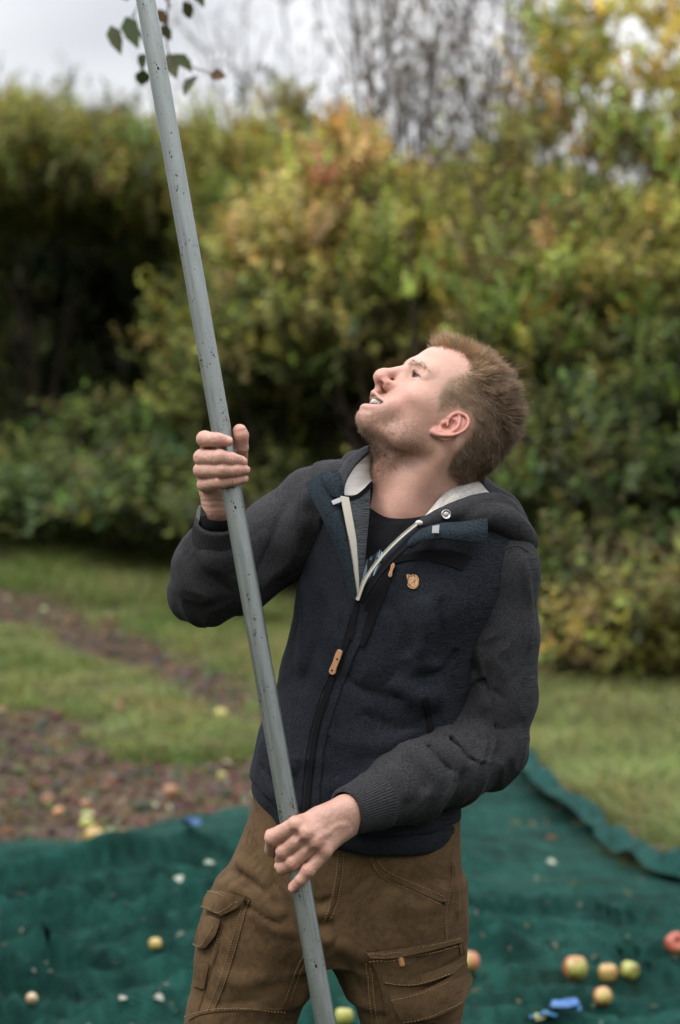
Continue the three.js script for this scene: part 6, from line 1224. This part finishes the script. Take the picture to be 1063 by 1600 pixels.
const ST = [
  [[583, 1350], [597, 1370], [640, 1391], [688, 1413]], [[590, 1344], [604, 1361], [645, 1380], [692, 1401]], [[584, 1328], [581, 1346]], [[704, 1332], [706, 1370], [700, 1404], [695, 1440], [697, 1468]], [[529, 1330], [525, 1370], [517, 1410], [506, 1440]], [[538, 1330], [534, 1370], [526, 1412], [515, 1436]],
  [[574, 1490], [610, 1486], [660, 1477], [712, 1465]], [[578, 1499], [614, 1496], [664, 1487], [712, 1475]], [[580, 1505], [586, 1540], [594, 1590]], [[573, 1500], [580, 1540], [588, 1595]], [[632, 1586], [664, 1581], [690, 1571], [704, 1564]], [[612, 1556], [650, 1549], [690, 1529]], [[604, 1529], [645, 1533], [690, 1519]],
  [[391, 1406], [380, 1442], [366, 1492], [350, 1542], [334, 1582]], [[384, 1406], [372, 1440], [358, 1490], [342, 1540], [326, 1580]], [[336, 1397], [360, 1398], [382, 1404]], [[326, 1420], [340, 1424], [352, 1428], [380, 1406]], [[300, 1589], [330, 1579], [380, 1575], [440, 1576]], [[313, 1476], [326, 1477], [345, 1445]], [[474, 1492], [459, 1524], [445, 1564]], [[480, 1494], [466, 1526], [452, 1564]], [[346, 1444], [335, 1492], [319, 1542]],
];
mesh('stitching', mergeGeometries(ST.map((p, i) => stitchesOn(TB, p, 240, 0.0040, 0.00055, { lift: i > 9 && i < 13 ? (i === 10 ? 0.021 : i === 11 ? 0.019 : 0.017) : i > 5 && i < 10 ? 0.010 : i > 14 && i < 19 ? 0.012 : 0.0022 }))), THREAD, pants);
// shoes
for (const f of [FOOT_A, FOOT_B]) {
  const shoe = (x, y, z) => { let d = cap(x, y, z, f[0], 0.06, f[2] - 0.05, f[0] - 0.02, 0.048, f[2] + 0.16, 0.044, 0.038); d = smin(d, cap(x, y, z, f[0], 0.05, f[2] - 0.02, f[0], 0.14, f[2] - 0.02, 0.045, 0.05), 0.03); return smax(d, 0.028 - y, 0.01); };
  mesh('shoe', solid(shoe, [f[0] - 0.15, 0, f[2] - 0.2], [f[0] + 0.15, 0.25, f[2] + 0.26], 0.007), std({ color: rgb(0.03, 0.026, 0.022), roughness: 0.8 }), person);
}

// ---------------------------------------------------------------- the pole
{
  const top = V.add(POLE_A, V.mul(POLE_D, -2.4)), t = (POLE_A[1] - 0.03) / -POLE_D[1], bottom = V.add(POLE_A, V.mul(POLE_D, t));
  const R = rng(4), base = P(0, 1600, 0.27)[1];
  const tex = canvasTex(512, 2048, (g, w, h) => {
    g.fillStyle = '#7d827f'; g.fillRect(0, 0, w, h);
    for (let i = 0; i < 900; i++) { const x = R() * w, l = 30 + R() * 420, y = R() * h, v = 100 + R() * 70 | 0; g.fillStyle = `rgba(${v},${v + 5},${v + 1},0.16)`; g.fillRect(x, y, 0.6 + R() * 2, l); }
    for (let i = 0; i < 260; i++) { const v = R() < 0.5 ? '112,126,119' : '158,165,160'; g.fillStyle = `rgba(${v},0.10)`; g.beginPath(); g.ellipse(R() * w, R() * h, 6 + R() * 30, 20 + R() * 90, 0, 0, 7); g.fill(); }
    // chips and specks in clusters
    const speck = (x, y, r) => { g.fillStyle = R() < 0.8 ? 'rgba(22,23,26,0.9)' : 'rgba(70,66,62,0.8)'; g.beginPath(); g.ellipse(((x % w) + w) % w, ((y % h) + h) % h, r * (0.7 + R()), r * (0.6 + R() * 1.1), R() * 3, 0, 7); g.fill(); };
    for (let c = 0; c < 42; c++) { const cx = R() * w, cy = R() * h, n = 4 + R() * 24, s = 12 + R() * 38; for (let i = 0; i < n; i++) speck(cx + (R() + R() - 1) * s * 1.4, cy + (R() + R() - 1) * s * 2.4, 0.8 + R() * R() * 5); }
    for (let i = 0; i < 260; i++) speck(R() * w, R() * h, 0.6 + R() * 1.8);
  });
  const rough = dataTex(128, (u, v) => 0.36 + 0.16 * tileNoise(u, v, 6) + 0.1 * tileNoise(u, v, 22, 3));
  const bump = dataTex(256, (u, v) => 0.5 + 0.35 * tileNoise(u, v, 8) + 0.2 * tileNoise(u, v, 40, 5));
  const b = new MB(), n = 40, pts = [];
  for (let i = 0; i <= n; i++) pts.push(V.mix(top, bottom, i / n));
  b.tube(pts, POLE_R, 40, { vScale: 1 / 0.62 });
  const pole = thing('metal_pole', 'long grey galvanised metal pole with dark chips held upright by the man', 'pole');
  const m = mesh('tube', b.geo(), std({ map: tex, metalness: 0.8, roughness: 1.15, roughnessMap: rough, bumpMap: bump, bumpScale: 0.00025 }), pole);
  // paint scab near the top
  const c = new MB(), q = P(236, 62, 0.058), N = V.norm([0.1, 0, 1]);
}

renderer.render(scene, camera);
